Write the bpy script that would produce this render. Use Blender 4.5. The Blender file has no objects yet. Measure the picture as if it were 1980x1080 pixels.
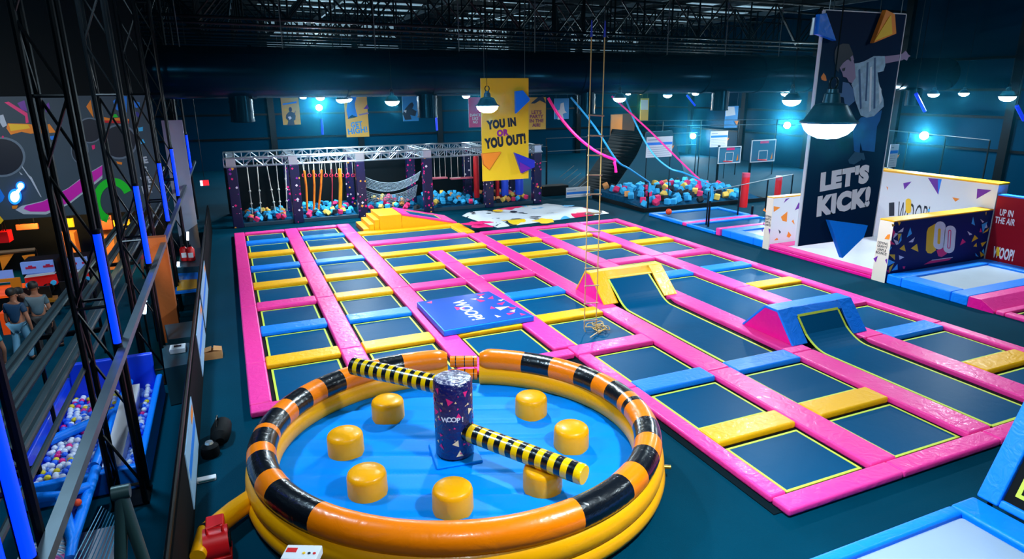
import bpy, bmesh, math, random
from mathutils import Vector, Matrix
random.seed(7)
PI = math.pi
SC = bpy.context.scene
COL = SC.collection
# ------------------------------------------------------------------ camera
CZ = 5.12
FPX = 1253.122
YAW, PITCH, ROLL = 0.405086, 0.283802, -0.00819
_f = Vector((math.sin(YAW)*math.cos(PITCH), math.cos(YAW)*math.cos(PITCH), -math.sin(PITCH)))
_r = Vector((math.cos(YAW), -math.sin(YAW), 0.0))
_u = _r.cross(_f)
RX = _r*math.cos(ROLL) + _u*math.sin(ROLL)
UX = -_r*math.sin(ROLL) + _u*math.cos(ROLL)
cam = bpy.data.objects.new('camera', bpy.data.cameras.new('camera'))
COL.objects.link(cam)
cam.matrix_world = Matrix(((RX.x, UX.x, -_f.x, 0), (RX.y, UX.y, -_f.y, 0), (RX.z, UX.z, -_f.z, CZ), (0, 0, 0, 1)))
cam.data.sensor_width = 36.0
cam.data.lens = 36.0*FPX/1980.0
cam.data.clip_end = 300
SC.camera = cam
# ------------------------------------------------------------------ world, exposure
SC.view_settings.view_transform = 'Standard'
SC.view_settings.look = 'None'
SC.view_settings.exposure = 0.12
SC.view_settings.gamma = 1.0
SC.view_settings.use_curve_mapping = False
W = bpy.data.worlds.new('world'); SC.world = W
W.use_nodes = True
W.node_tree.nodes['Background'].inputs[0].default_value = (0.05, 0.25, 0.45, 1)
W.node_tree.nodes['Background'].inputs[1].default_value = 0.006
LAMP_W = 350.0
LAMP_C = (0.74, 0.91, 1.0)

def area(name, loc, size, power, color, rot=(0, 0, 0)):
    l = bpy.data.lights.new(name, 'AREA'); l.shape = 'DISK'; l.size = size
    l.energy = power; l.color = color
    o = bpy.data.objects.new(name, l); COL.objects.link(o)
    o.location = loc; o.rotation_euler = rot
    return o
# unseen fill lights added above the frame for the near court and ball pit
area('fill_light', (12.9, 3.6, 7.6), 1.6, 190, LAMP_C)
area('fill_light', (-2.3, 10.2, 8.3), 0.8, 560, (0.55, 0.8, 1.0))
area('fill_light', (0.2, 1.0, 8.0), 0.8, 260, LAMP_C)

# thin haze filling the hall
_v = W.node_tree.nodes.new('ShaderNodeVolumeScatter')
_v.inputs['Color'].default_value = (.06, .62, 1, 1); _v.inputs['Density'].default_value = 0.0012; _v.inputs['Anisotropy'].default_value = .975
W.node_tree.links.new(_v.outputs[0], W.node_tree.nodes['World Output'].inputs['Volume'])
# ------------------------------------------------------------------ points on real planes
def ray(px, py):
    return RX*((px-990)/FPX) - UX*((py-540)/FPX) + _f
def atZ(px, py, z=0.0):
    d = ray(px, py); t = (z-CZ)/d.z
    return Vector((d.x*t, d.y*t, z))
def atY(px, py, y):
    d = ray(px, py); t = y/d.y
    return Vector((d.x*t, y, CZ+d.z*t))
def atX(px, py, x):
    d = ray(px, py); t = x/d.x
    return Vector((x, d.y*t, CZ+d.z*t))
# ------------------------------------------------------------------ materials
def lin(c):
    return tuple(((v/255)/12.92 if v/255 <= 0.04045 else ((v/255+0.055)/1.055)**2.4) for v in c)
_M = {}
def mat(name, rgb, rough=0.45, metal=0.0, emit=None, strength=0.0, bump=None, coat=0.0, spec=0.5, var=None, stint=None):
    """rgb in sRGB 0..255; bump = (scale, strength, distance); var = (scale, amount) small value variation."""
    if name in _M: return _M[name]
    m = bpy.data.materials.new(name); m.use_nodes = True
    nt = m.node_tree; b = nt.nodes['Principled BSDF']
    c = lin(rgb)
    b.inputs['Base Color'].default_value = (*c, 1)
    b.inputs['Roughness'].default_value = rough
    b.inputs['Metallic'].default_value = metal
    b.inputs['Specular IOR Level'].default_value = spec
    if stint: b.inputs['Specular Tint'].default_value = (*stint, 1)
    if coat: b.inputs['Coat Weight'].default_value = coat; b.inputs['Coat Roughness'].default_value = 0.12
    if emit:
        b.inputs['Emission Color'].default_value = (*lin(emit), 1)
        b.inputs['Emission Strength'].default_value = strength
    if bump or var:
        tc = nt.nodes.new('ShaderNodeTexCoord')
    if bump:
        n = nt.nodes.new('ShaderNodeTexNoise'); n.inputs['Scale'].default_value = bump[0]
        n.inputs['Detail'].default_value = 3; n.inputs['Distortion'].default_value = 1.2
        nt.links.new(tc.outputs['Object'], n.inputs['Vector'])
        bp = nt.nodes.new('ShaderNodeBump'); bp.inputs['Strength'].default_value = bump[1]
        bp.inputs['Distance'].default_value = bump[2]
        nt.links.new(n.outputs['Fac'], bp.inputs['Height'])
        nt.links.new(bp.outputs['Normal'], b.inputs['Normal'])
        if coat: nt.links.new(bp.outputs['Normal'], b.inputs['Coat Normal'])
    if var:
        n2 = nt.nodes.new('ShaderNodeTexNoise'); n2.inputs['Scale'].default_value = var[0]
        n2.inputs['Detail'].default_value = 5
        nt.links.new(tc.outputs['Object'], n2.inputs['Vector'])
        mx = nt.nodes.new('ShaderNodeMix'); mx.data_type = 'RGBA'
        lo = tuple(v*(1-var[1]) for v in c); hi = tuple(min(1, v*(1+var[1])) for v in c)
        mx.inputs[6].default_value = (*lo, 1); mx.inputs[7].default_value = (*hi, 1)
        nt.links.new(n2.outputs['Fac'], mx.inputs[0]); nt.links.new(mx.outputs[2], b.inputs['Base Color'])
    _M[name] = m
    return m
def confetti(name, base, cols, scale, size, rough=0.35):
    """printed vinyl with scattered confetti shards (voronoi cells)"""
    if name in _M: return _M[name]
    m = bpy.data.materials.new(name); m.use_nodes = True
    nt = m.node_tree; b = nt.nodes['Principled BSDF']; b.inputs['Roughness'].default_value = rough
    tc = nt.nodes.new('ShaderNodeTexCoord')
    v = nt.nodes.new('ShaderNodeTexVoronoi'); v.distance = 'MANHATTAN'; v.inputs['Scale'].default_value = scale
    nt.links.new(tc.outputs['Object'], v.inputs['Vector'])
    lt = nt.nodes.new('ShaderNodeMath'); lt.operation = 'LESS_THAN'; lt.inputs[1].default_value = size
    nt.links.new(v.outputs['Distance'], lt.inputs[0])
    sep = nt.nodes.new('ShaderNodeSeparateColor'); nt.links.new(v.outputs['Color'], sep.inputs[0])
    rp = nt.nodes.new('ShaderNodeValToRGB'); rp.color_ramp.interpolation = 'CONSTANT'
    el = rp.color_ramp.elements
    while len(el) < len(cols): el.new(0.5)
    for i, c in enumerate(cols):
        el[i].position = i/len(cols); el[i].color = (*lin(c), 1)
    nt.links.new(sep.outputs[0], rp.inputs[0])
    mx = nt.nodes.new('ShaderNodeMix'); mx.data_type = 'RGBA'
    mx.inputs[6].default_value = (*lin(base), 1)
    nt.links.new(lt.outputs[0], mx.inputs[0]); nt.links.new(rp.outputs[0], mx.inputs[7])
    nt.links.new(mx.outputs[2], b.inputs['Base Color'])
    _M[name] = m
    return m
VB = (5.5, 0.42, 0.03)
PINK = mat('pink_vinyl', (255, 58, 160), 0.42, bump=VB, coat=0.08, spec=.38)
YEL = mat('yellow_vinyl', (255, 184, 0), 0.44, bump=VB, coat=0.05, spec=.35)
BLU = mat('blue_vinyl', (0, 132, 255), 0.44, bump=VB, coat=0.05, spec=.35)
MAG = mat('magenta_vinyl', (245, 0, 150), 0.4, bump=VB, coat=0.1)
MATF = mat('jump_mat_fabric', (0, 76, 118), 0.4, bump=(3.0, 0.12, 0.03), spec=0.03)
LIME = mat('lime_webbing', (205, 225, 70), 0.55)
BLACK = mat('black_fabric', (3, 8, 12), 0.7, spec=.15)
DECK = mat('black_deck', (0, 20, 28), 0.85, spec=.1)
BSTEEL = mat('black_steel', (2, 4, 6), 0.35, spec=0.22)
GSTEEL = mat('grey_steel', (95, 110, 118), 0.4, 0.6, var=(3, .3))
ALU = mat('aluminium', (200, 215, 225), 0.3, 0.85)
WHITE = mat('white_paint', (225, 228, 235), 0.5)
NAVY = mat('navy_print', (6, 22, 96), 0.5, spec=.12)
DNAVY = mat('dark_navy_print', (6, 26, 62), 0.4)
CARPET = mat('carpet', (0, 54, 74), 0.85, bump=(60, 0.4, 0.01), var=(0.6, 0.3), spec=0.08, stint=(.05, .6, 1))
WALLM = mat('dark_wall_paint', (0, 42, 68), 0.6, var=(0.25, 0.3), spec=0.12, stint=(.05, .6, 1))
CEILM = mat('black_ceiling_paint', (2, 3, 5), 0.95, spec=0.05)
ORANGE = mat('orange_inflatable', (255, 128, 0), 0.3, bump=(4, 0.25, 0.03), coat=0.2, spec=.35)
IYEL = mat('yellow_inflatable', (255, 172, 0), 0.36, bump=(4, 0.25, 0.03), coat=0.1, spec=.3)
IBLU = mat('blue_inflatable', (0, 140, 245), 0.5, bump=(3, 0.2, 0.03), spec=0.22, stint=(.2, .7, 1))
IBLK = mat('black_inflatable', (8, 14, 22), 0.25, bump=(10, 0.3, 0.02), coat=0.5)
AMBER = mat('amber_board', (235, 140, 50), 0.5)
RED = mat('red_paint', (215, 16, 24), 0.4)
DRED = mat('dark_red_print', (150, 4, 28), 0.5, spec=.12)
def flat(name, rgb, rough=0.5): return mat(name, rgb, rough)
P_YEL = flat('print_yellow', (255, 200, 20)); P_BLU = flat('print_blue', (20, 130, 240)); P_PUR = flat('print_purple', (110, 25, 160))
P_PNK = flat('print_pink', (240, 25, 120)); P_ORG = flat('print_orange', (250, 140, 20)); P_WHT = flat('print_white', (235, 235, 245))
P_BLK = flat('print_black', (10, 20, 40)); P_GRN = flat('print_green', (0, 215, 40)); P_CYAN = flat('print_cyan', (60, 190, 255))
# ------------------------------------------------------------------ mesh building
class MB:
    def __init__(s): s.v = []; s.f = []; s.m = []; s.mi = 0; s.sm = []
    def face(s, idx, smooth=False): s.f.append(idx); s.m.append(s.mi); s.sm.append(smooth)
    def poly(s, pts, smooth=False):
        n = len(s.v); s.v += [Vector(p) for p in pts]; s.face(tuple(range(n, n+len(pts))), smooth)
    def box(s, x0, x1, y0, y1, z0, z1):
        n = len(s.v)
        s.v += [Vector(p) for p in ((x0,y0,z0),(x1,y0,z0),(x1,y1,z0),(x0,y1,z0),(x0,y0,z1),(x1,y0,z1),(x1,y1,z1),(x0,y1,z1))]
        for q in ((0,3,2,1),(4,5,6,7),(0,1,5,4),(1,2,6,5),(2,3,7,6),(3,0,4,7)): s.face(tuple(n+i for i in q))
    def prism(s, poly, ext):
        """closed polygon (list of 3D points) extruded by vector ext"""
        e = Vector(ext); a = [Vector(p) for p in poly]; k = len(a); n = len(s.v)
        nr = Vector((0,0,0))
        for i in range(k): nr += a[i].cross(a[(i+1) % k])
        if nr.dot(e) > 0: a = a[::-1]
        s.v += a + [p+e for p in a]
        s.face(tuple(range(n, n+k))); s.face(tuple(range(n+2*k-1, n+k-1, -1)))
        for i in range(k):
            j = (i+1) % k; s.face((n+j, n+i, n+k+i, n+k+j))
    def tube(s, pts, r, seg=8, closed=False, cap=True, mfun=None):
        pts = [Vector(p) for p in pts]; k = len(pts); n = len(s.v); up = None
        rr = r if isinstance(r, (list, tuple)) else [r]*k
        for i, p in enumerate(pts):
            a = pts[(i-1) % k] if (i > 0 or closed) else p
            b = pts[(i+1) % k] if (i < k-1 or closed) else p
            t = (b-a).normalized()
            if up is None:
                up = Vector((0,0,1)) if abs(t.z) < 0.9 else Vector((1,0,0))
            x = t.cross(up); x.normalize(); y = x.cross(t); up = y if abs(t.z) >= 0.9 else up
            for q in range(seg):
                w = 2*PI*q/seg; s.v.append(p + x*(rr[i]*math.cos(w)) + y*(rr[i]*math.sin(w)))
        for i in range(k if closed else k-1):
            if mfun: s.mi = mfun(i)
            o = n+i*seg; o2 = n+((i+1) % k)*seg
            for q in range(seg): s.face((o+q, o+(q+1) % seg, o2+(q+1) % seg, o2+q), True)
        if cap and not closed:
            if mfun: s.mi = mfun(0)
            s.face(tuple(range(n+seg-1, n-1, -1)))
            if mfun: s.mi = mfun(k-2)
            s.face(tuple(range(n+(k-1)*seg, n+k*seg)))
        s.mi = 0
    def lathe(s, prof, c=(0,0,0), seg=24):
        """prof: list of (r,z) bottom to top"""
        n = len(s.v); c = Vector(c)
        for r, z in prof:
            for q in range(seg):
                w = 2*PI*q/seg; s.v.append(c+Vector((r*math.cos(w), r*math.sin(w), z)))
        for i in range(len(prof)-1):
            for q in range(seg):
                a = n+i*seg+q; b = n+i*seg+(q+1) % seg
                s.face((a, b, b+seg, a+seg), True)
        if prof[0][0] > 1e-4: s.face(tuple(n+q for q in range(seg-1, -1, -1)))
        if prof[-1][0] > 1e-4: s.face(tuple(n+(len(prof)-1)*seg+q for q in range(seg)))
    def ball(s, c, r, seg=10, rings=6):
        s.lathe([(max(1e-5, r*math.sin(PI*i/rings)), -r*math.cos(PI*i/rings)) for i in range(rings+1)], c, seg)
    def slab(s, pts, th, nrm):
        s.prism(pts, Vector(nrm)*th)

def obj(name, mb, m, parent=None, bevel=0.0, seg=3, smooth_angle=40):
    me = bpy.data.meshes.new(name)
    off = parent_loc(parent)
    me.from_pydata([tuple(v-off) for v in mb.v], [], mb.f)
    ms = m if isinstance(m, (list, tuple)) else [m]
    for x in ms: me.materials.append(x)
    for p, i, sm in zip(me.polygons, mb.m, mb.sm): p.material_index = i; p.use_smooth = sm
    if bevel:
        bm = bmesh.new(); bm.from_mesh(me)
        bmesh.ops.remove_doubles(bm, verts=bm.verts, dist=1e-5)
        es = [e for e in bm.edges if len(e.link_faces) == 2 and e.calc_face_angle(0) > 0.5]
        bmesh.ops.bevel(bm, geom=es, offset=bevel, segments=seg, profile=0.5, affect='EDGES', clamp_overlap=True)
        for f in bm.faces: f.smooth = True
        bm.to_mesh(me); bm.free()
    me.update()
    if any(p.use_smooth for p in me.polygons): me.set_sharp_from_angle(angle=math.radians(smooth_angle))
    o = bpy.data.objects.new(name, me); COL.objects.link(o)
    if bevel:
        w = o.modifiers.new('weighted', 'WEIGHTED_NORMAL'); w.keep_sharp = True
    if parent: o.parent = parent
    return o
def parent_loc(p):
    off = Vector((0,0,0))
    while p is not None: off += p.location; p = p.parent
    return off
def tag(o, label=None, cat=None, group=None, kind=None):
    if label: o['label'] = label
    if cat: o['category'] = cat
    if group: o['group'] = group
    if kind: o['kind'] = kind
    return o
def thing(name, label, cat, loc=(0,0,0), group=None):
    o = bpy.data.objects.new(name, None); COL.objects.link(o); o.location = loc; o.empty_display_size = 0.1
    return tag(o, label, cat, group)
def structure(name, mb, m):
    return tag(obj(name, mb, m), kind='structure')
def dup(root, loc, label=None, group=None, rotz=None, scale=None):
    r = root.copy(); COL.objects.link(r); r.location = loc
    if rotz is not None: r.rotation_euler = (0, 0, rotz)
    if scale is not None: r.scale = (scale,)*3
    if label: r['label'] = label
    if group: r['group'] = group
    for ch in list(root.children):
        c = ch.copy(); COL.objects.link(c); c.parent = r
        for g in list(ch.children):
            d = g.copy(); COL.objects.link(d); d.parent = c
    return r
def text(body, size, loc, rot, m, parent, name='lettering', bold=0.0, align='CENTER', shear=0.0, ext=0.004, line=1.0, sx=1.0):
    cu = bpy.data.curves.new(name, 'FONT'); cu.body = body; cu.size = size
    cu.align_x = align; cu.align_y = 'CENTER'; cu.offset = bold*size; cu.shear = shear; cu.extrude = ext; cu.space_line = line; cu.space_character = 1+1.6*max(0, bold)
    cu.resolution_u = 3
    cu.materials.append(m)
    tmp = bpy.data.objects.new('tmp', cu); COL.objects.link(tmp)
    me = bpy.data.meshes.new_from_object(tmp.evaluated_get(bpy.context.evaluated_depsgraph_get()))
    bpy.data.objects.remove(tmp); bpy.data.curves.remove(cu)
    if not me.materials: me.materials.append(m)
    o = bpy.data.objects.new(name, me); COL.objects.link(o)
    o.location = Vector(loc) - parent_loc(parent); o.rotation_euler = rot; o.scale = (sx, 1, 1)
    if parent: o.parent = parent
    return o
ORD = ['first', 'second', 'third', 'fourth', 'fifth', 'sixth', 'seventh', 'eighth', 'ninth', 'tenth', 'eleventh', 'twelfth', 'thirteenth', 'fourteenth']
FACE_NY = (PI/2, 0, 0)          # upright, read from the camera side (-Y)
FACE_NX = (PI/2, 0, -PI/2)      # upright, read from -X
# ================================================================== SETTING
XL, XR, YB, YF, ZT = -17.0, 35.0, 49.0, -4.0, 10.0
b = MB(); b.box(XL, XR, YF, YB, -0.2, 0.0); structure('floor', b, CARPET)
b = MB(); b.box(XL-.2, XR+.2, YF-.2, YB+.2, ZT, ZT+.2); structure('ceiling', b, CEILM)
b = MB(); b.box(XL, XR, YB, YB+.2, 0, ZT); structure('wall_back', b, WALLM)
b = MB(); b.box(XR, XR+.2, YF, YB, 0, ZT); structure('wall_right', b, WALLM)
b = MB(); b.box(XL-.2, XL, YF, YB, 0, ZT); structure('wall_left', b, CEILM)
b = MB(); b.box(XL, XR, YF-.2, YF, 0, ZT); structure('wall_front', b, CEILM)
# cladding rails and columns on the far walls
n = 0
for z in (2.0, 3.6, 4.9, 6.4):
    n += 1; b = MB(); b.box(XL, XR-.3, YB-.14, YB-.01, z, z+.12); structure('trim_%d' % n, b, BSTEEL)
    n += 1; b = MB(); b.box(XR-.14, XR-.01, 2, YB-.3, z, z+.12); structure('trim_%d' % n, b, BSTEEL)
for x in (-3, 3, 9, 15, 21, 27, 33):
    n += 1; b = MB(); b.box(x-.2, x+.2, YB-.4, YB-.15, 0, ZT-.02); structure('trim_%d' % n, b, BSTEEL)
for y in (8, 14, 20, 26, 32, 38, 44):
    n += 1; b = MB(); b.box(XR-.4, XR-.15, y-.2, y+.2, 0, ZT-.02); structure('trim_%d' % n, b, BSTEEL)
# translucent roof lights and clerestory panes
SKY = mat('roof_light_sheet', (190, 215, 225), 0.6, emit=(165, 205, 225), strength=0.35)
k = 0
for (x0, x1) in ((2.5, 12.5), (15.5, 21.5), (26, 33)):
    for y in (33.5, 36.5, 39.5, 42.5, 45.5):
        k += 1; b = MB(); b.box(x0, x1, y, y+.55, ZT-.06, ZT-.01); structure('window_%d' % k, b, SKY)
    for z in (8.05, 8.75, 9.35):
        k += 1; b = MB(); b.box(x0+.3, x1-.3, YB-.06, YB-.01, z, z+.3); structure('window_%d' % k, b, SKY)
# roof trusses
def truss_beam(name, p0, p1, up, h, step, m, label, cat, group=None, r=0.04, r2=0.025):
    """flat lattice girder between p0 and p1 (bottom chord), height h along up"""
    p0, p1, up = Vector(p0), Vector(p1), Vector(up)
    L = (p1-p0).length; d = (p1-p0).normalized()
    t = thing(name, label, cat, p0, group)
    b = MB(); b.tube([p0, p1], r, 6); b.tube([p0+up*h, p1+up*h], r, 6); obj('chord', b, m, t)
    b = MB(); k = max(2, int(L/step)); s = L/k
    for i in range(k):
        a = p0+d*s*i
        q = [a, a+d*s+up*h] if i % 2 else [a+up*h, a+d*s]
        b.tube(q, r2, 5); b.tube([a, a+up*h], r2, 5)
    obj('lattice', b, m, t)
    return t
for i, y in enumerate((25.8, 28.6, 31.4, 34.2, 37.0, 39.8, 42.6, 45.4)):
    truss_beam('roof_truss', (-8, y, 7.7+0.05*i), (34, y, 7.2+.05*i), (0, 0, 1), 1.75, 1.5, BSTEEL,
               'black steel lattice roof truss spanning the hall, %s in order behind the big duct' % ORD[i], 'roof truss', 'roof trusses behind the duct', 0.06, 0.04)
for i, x in enumerate((1.0, 6.0, 11, 16, 21, 26, 31)):
    b = MB(); b.box(x-.06, x+.06, 10, 48.5, 9.35, 9.6)
    tag(obj('roof_purlin', b, GSTEEL), 'grey steel purlin running lengthwise under the roof, %s counted from the arcade side' % ORD[i], 'purlin', 'roof purlins')
# big air duct
DUCT = mat('painted_duct', (0, 18, 34), 0.25, 0.0, spec=0.28, stint=(.1, .6, 1))
YD, ZD, RD = 23.6, 5.74, 0.80
t = thing('air_duct', 'large dark round ventilation duct running right across the hall', 'duct', (-9, YD, ZD))
b = MB(); b.tube([(-9, YD, ZD), (34.8, YD, ZD)], RD, 40); obj('body', b, DUCT, t)
for x in range(-8, 34, 3):
    b = MB(); b.tube([(x-.05, YD, ZD), (x+.05, YD, ZD)], RD+.035, 40); obj('joint_band', b, DUCT, t)
for x in range(-7, 34, 3):
    b = MB(); b.tube([(x, YD-.3, ZD+RD-.1), (x, YD-.3, ZT)], .02, 6); obj('hanger_rod', b, GSTEEL, t)
for (px, py) in ((466, 195), (832, 195), (1143, 190), (1405, 185), (1782, 180)):
    x = atY(px, py, YD-.4).x
    b = MB(); b.lathe([(.36, 4.2), (.36, 5.2)], (x, YD, 0), 20)
    for z in (4.2, 4.5, 4.8): b.lathe([(.375, z), (.375, z+.05)], (x, YD, 0), 20)
    o = obj('outlet', b, DUCT, t)
    b = MB(); b.lathe([(.30, 4.18), (.30, 4.19)], (x, YD, 0), 20); obj('grille', b, BLACK, o)

# ================================================================== TRAMPOLINE COURT
ZP, ZM, ZDK = 0.13, 0.05, 0.015
SX = [0.0, 1.82, 3.78, 5.81, 7.89, 9.97, 12.0, 13.98]          # strip centre lines
SW = [0.36, .46, .50, .50, .52, .54, .55, .27]
YC = [5.12, 6.82, 8.68, 10.58, 12.58, 14.45, 16.3, 18.2, 20.12, 21.95, 23.83, 25.6]
PWH = 0.23                                                       # half width of a cross pad
t = thing('trampoline_deck', 'low black steel deck carrying the main trampoline court', 'deck', (3, 12, 0))
b = MB(); b.prism([(-.1,10.75,0),(5.72,10.75,0),(5.72,5.1,0),(14.05,5.1,0),(14.05,21.85,0),(8.1,21.85,0),(8.1,23.7,0),(4.1,23.7,0),(4.1,25.7,0),(-.1,25.7,0)], (0,0,ZDK))
obj('platform', b, DECK, t)
def pad(x0, x1, y0, y1, z0, z1, m, label, group, name='safety_pad', bev=.035):
    b = MB(); b.box(x0, x1, y0, y1, z0, z1)
    return tag(obj(name, b, m, bevel=bev), label, 'pad', group)
LANE = ['lane beside the arcade partition', 'second lane from arcade partition', 'third lane from arcade partition', 'fourth lane from arcade partition',
        'lane of the yellow wedge', 'lane of the blue wedge', 'lane beside the kick cages']
STRIP = ['strip beside the arcade walkway', 'second strip from arcade walkway', 'third strip from arcade walkway', 'strip under the logo mat',
         'strip left of the yellow wedge', 'strip between the two wedges', 'strip right of the blue wedge', 'strip beside the kick cages']
# long pink strips: segments between seams
def strip(k, ys):
    x0, x1 = SX[k]-SW[k]/2, SX[k]+SW[k]/2
    for i in range(len(ys)-1):
        pad(x0, x1, ys[i]+.004, ys[i+1]-.004, ZDK, ZP, PINK,
            'pink pad of the %s, %s segment from near end' % (STRIP[k], ORD[i]), 'long pink pads of the court')
def seams(a, z):
    ys = [a]
    for j in (2, 4, 6, 8, 10):
        if YC[j] > a+1.2 and YC[j] < z-1.2: ys.append(YC[j])
    return ys+[z]
strip(0, seams(10.735, 25.72)); strip(1, seams(10.735, 25.7)); strip(2, seams(10.735, 25.7))
strip(4, seams(5.275, 21.9)); strip(5, seams(5.275, 22.05)); strip(6, seams(5.275, 22.05)); strip(7, seams(4.97, 22.05))
for i, (y0, y1) in enumerate(((5.275, 8.68), (8.68, 10.34))):
    pad(5.83, 6.1, y0+.004, y1-.004, ZDK, ZP, PINK, 'narrow pink edge pad beside the striped inflatable ring, %s segment from the near corner' % ORD[i], 'long pink pads of the court')
ys = [10.82, 12.58, 16.3, 18.2, 19.88]
for i in range(4):
    pad(SX[3]-SW[3]/2, SX[3]+SW[3]/2, ys[i]+.004, ys[i+1]-.004, ZDK, ZP, PINK,
        'pink pad of the %s, %s segment from near end' % (STRIP[3], ORD[i]), 'long pink pads of the court')
# cross pads and beds, lane by lane; entries = (row index, colour) from the far end
PADS = [
 [(11,'P'),(10,'b'),(9,'y'),(8,'b'),(7,'y'),(6,'p'),(5,'b'),(4,'y'),(3,'P')],
 [(11,'P'),(10,'b'),(9,'y'),(8,'b'),(7,'y'),(6,'y'),(5,'b'),(4,'y'),(3,'P')],
 [(8,'-'),(7,'y'),(6,'p'),(5,'b'),(4,'y'),(3,'P')],
 [(8,'-'),(7,'y'),(6,'p'),(5,'b'),(4,'y'),(3,'p'),(2,'b'),(1,'y'),(0,'P')],
 [(9,'P'),(8,'y'),(7,'y'),('W',0),(2,'b'),(1,'y'),(0,'P')],
 [(9,'P'),(8,'y'),(7,'y'),(6,'p'),(5,'b'),('W',1),(0,'P')],
 [(9,'P'),(8,'y'),(7,'y'),(6,'p'),(5,'b'),(4,'y'),(3,'p'),(2,'b'),(1,'y'),(0,'P')]]
CM = {'y': (YEL, 'yellow'), 'b': (BLU, 'blue'), 'p': (PINK, 'pink'), 'P': (PINK, 'pink')}
WY = [(12.75, 14.2), (8.92, 10.38)]                             # wedge footprints
def sheet(b, x0, x1, y0, y1, z, th=.012): b.box(x0, x1, y0, y1, z-th, z)
def border(b, x0, x1, y0, y1, z, w=.04, th=.012):
    b.box(x0, x1, y0, y0+w, z-th, z); b.box(x0, x1, y1-w, y1, z-th, z)
    b.box(x0, x0+w, y0+w, y1-w, z-th, z); b.box(x1-w, x1, y0+w, y1-w, z-th, z)
def bed(x0, x1, y0, y1, label, group='rectangular trampoline beds of the court', z=None, gap=.075, fabric=None, web=None):
    """x0..y1 = clear opening between the pads"""
    z = ZM if z is None else z
    t = thing('trampoline_bed', label, 'trampoline', ((x0+x1)/2, (y0+y1)/2, z-.02), group)
    b = MB(); sheet(b, x0+gap+.04, x1-gap-.04, y0+gap+.04, y1-gap-.04, z); obj('jump_mat', b, fabric or MATF, t)
    b = MB(); border(b, x0+gap, x1-gap, y0+gap, y1-gap, z+.003); obj('stitched_border', b, web or LIME, t)
    b = MB(); border(b, x0+.003, x1-.003, y0+.003, y1-.003, z-.014, gap+.02, .012); obj('spring_cover', b, BLACK, t)
    return t
for L in range(7):
    x0, x1 = SX[L]+SW[L]/2, SX[L+1]-SW[L+1]/2
    if L == 3: x0 = SX[3]+SW[3]/2
    rows = PADS[L]; prev = None; pc = 0; bc = 0
    for (r, cflag) in rows:
        if r == 'W':
            yb = WY[cflag][1]
            bed(x0, x1, yb-.02, prev, 'dark trampoline bed directly behind the %s wedge' % ('yellow' if cflag == 0 else 'blue'))
            prev = ('W', cflag); continue
        yc = YC[r]
        if cflag == '-': prev = yc-PWH; continue
        m, cn = CM[cflag]
        hw = PWH if cflag != 'P' else .15
        lo = x0 if not (L == 3 and r < 3) else 6.1
        if L == 3 and r == 3: lo = 5.84
        if cflag == 'P':
            near = r in (0, 3)
            yy = yc if near else yc-.05
            label = 'pink %s end pad of the %s' % ('near' if r in (0, 3) else 'far', LANE[L])
            pa = lo-SW[L]/2 if L else lo+.003
            pb = x1+SW[L+1]/2 if L < 6 else x1-.003
            if near and L == 2: pb = 5.82
            if near and L == 3: pa = 5.83
            if near and L == 0: pa = -.18
            if near and L == 6: pb = 13.84
            if not near: pa, pb = lo+.003, x1-.003
            pad(pa+.003, pb-.003, yy-hw, yy+hw, ZDK, ZP-.004, m, label, 'pink end pads of the court')
            nyf, nyn = yy+hw, yy-hw
        else:
            pc += 1
            pad(lo+.003, x1-.003, yc-hw, yc+hw, ZDK, ZP+.004, m, '%s cross pad of %s, %s from far end' % (cn, LANE[L], ORD[pc-1]), 'cross pads of the court')
            nyf, nyn = yc+hw, yc-hw
        if prev is not None and not isinstance(prev, tuple):
            bc += 1
            xx0 = 6.1 if (L == 3 and r < 3) else x0
            bed(xx0, x1, nyf, prev, 'dark trampoline bed of %s, %s from far end' % (LANE[L], ORD[bc-1]))
        elif isinstance(prev, tuple):
            wedge_front = (L, x0, x1, nyf, prev[1])
            # the bed of a wedge: flat part, curve and slope in one sheet
            k = prev[1]; yf = WY[k][0]
            t = thing('wedge_trampoline_bed', 'long dark trampoline bed curving up onto the %s wedge' % ('yellow' if k == 0 else 'blue'), 'trampoline', ((x0+x1)/2, (nyf+yf)/2, ZM), 'curved trampoline beds')
            prof = [(nyf+.1, ZM)]
            ya, yt, zt = yf-.45, WY[k][0]+(.56 if k == 0 else .36), ZP+.45
            for i in range(9):
                u = i/8; prof.append((ya+(.75)*u*.75, ZM+.26*u*u*.9))
            prof.append((yt, zt))
            xa, xb = x0+.17, x1-.17
            def curved(b, xa, xb, pr, th, dz=0):
                for i in range(len(pr)-1):
                    (ya_, za_), (yb_, zb_) = pr[i], pr[i+1]
                    b.prism([(xa, ya_, za_+dz), (xa, yb_, zb_+dz), (xa, yb_, zb_+dz-th), (xa, ya_, za_+dz-th)], (xb-xa, 0, 0))
            b = MB(); curved(b, xa+.03, xb-.03, prof, .012); obj('jump_mat', b, MATF, t)
            xs = x0+.09
            b = MB(); curved(b, xa-.02, xa+.03, prof, .014, .003); curved(b, xb-.03, xb+.02, prof, .014, .003)
            curved(b, xa, xb, [prof[-1], (prof[-1][0]+.03, prof[-1][1]+.04)], .014, .003); curved(b, xa, xb, [(nyf+.07, ZM), (nyf+.12, ZM)], .014, .004)
            obj('stitched_border', b, LIME, t)
            b = MB(); curved(b, x0+.003, xa-.02, prof[:6], .012, -.012); curved(b, xb+.02, x1-.003, prof[:6], .012, -.012)
            obj('spring_cover', b, BLACK, t)
        prev = nyn
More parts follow.
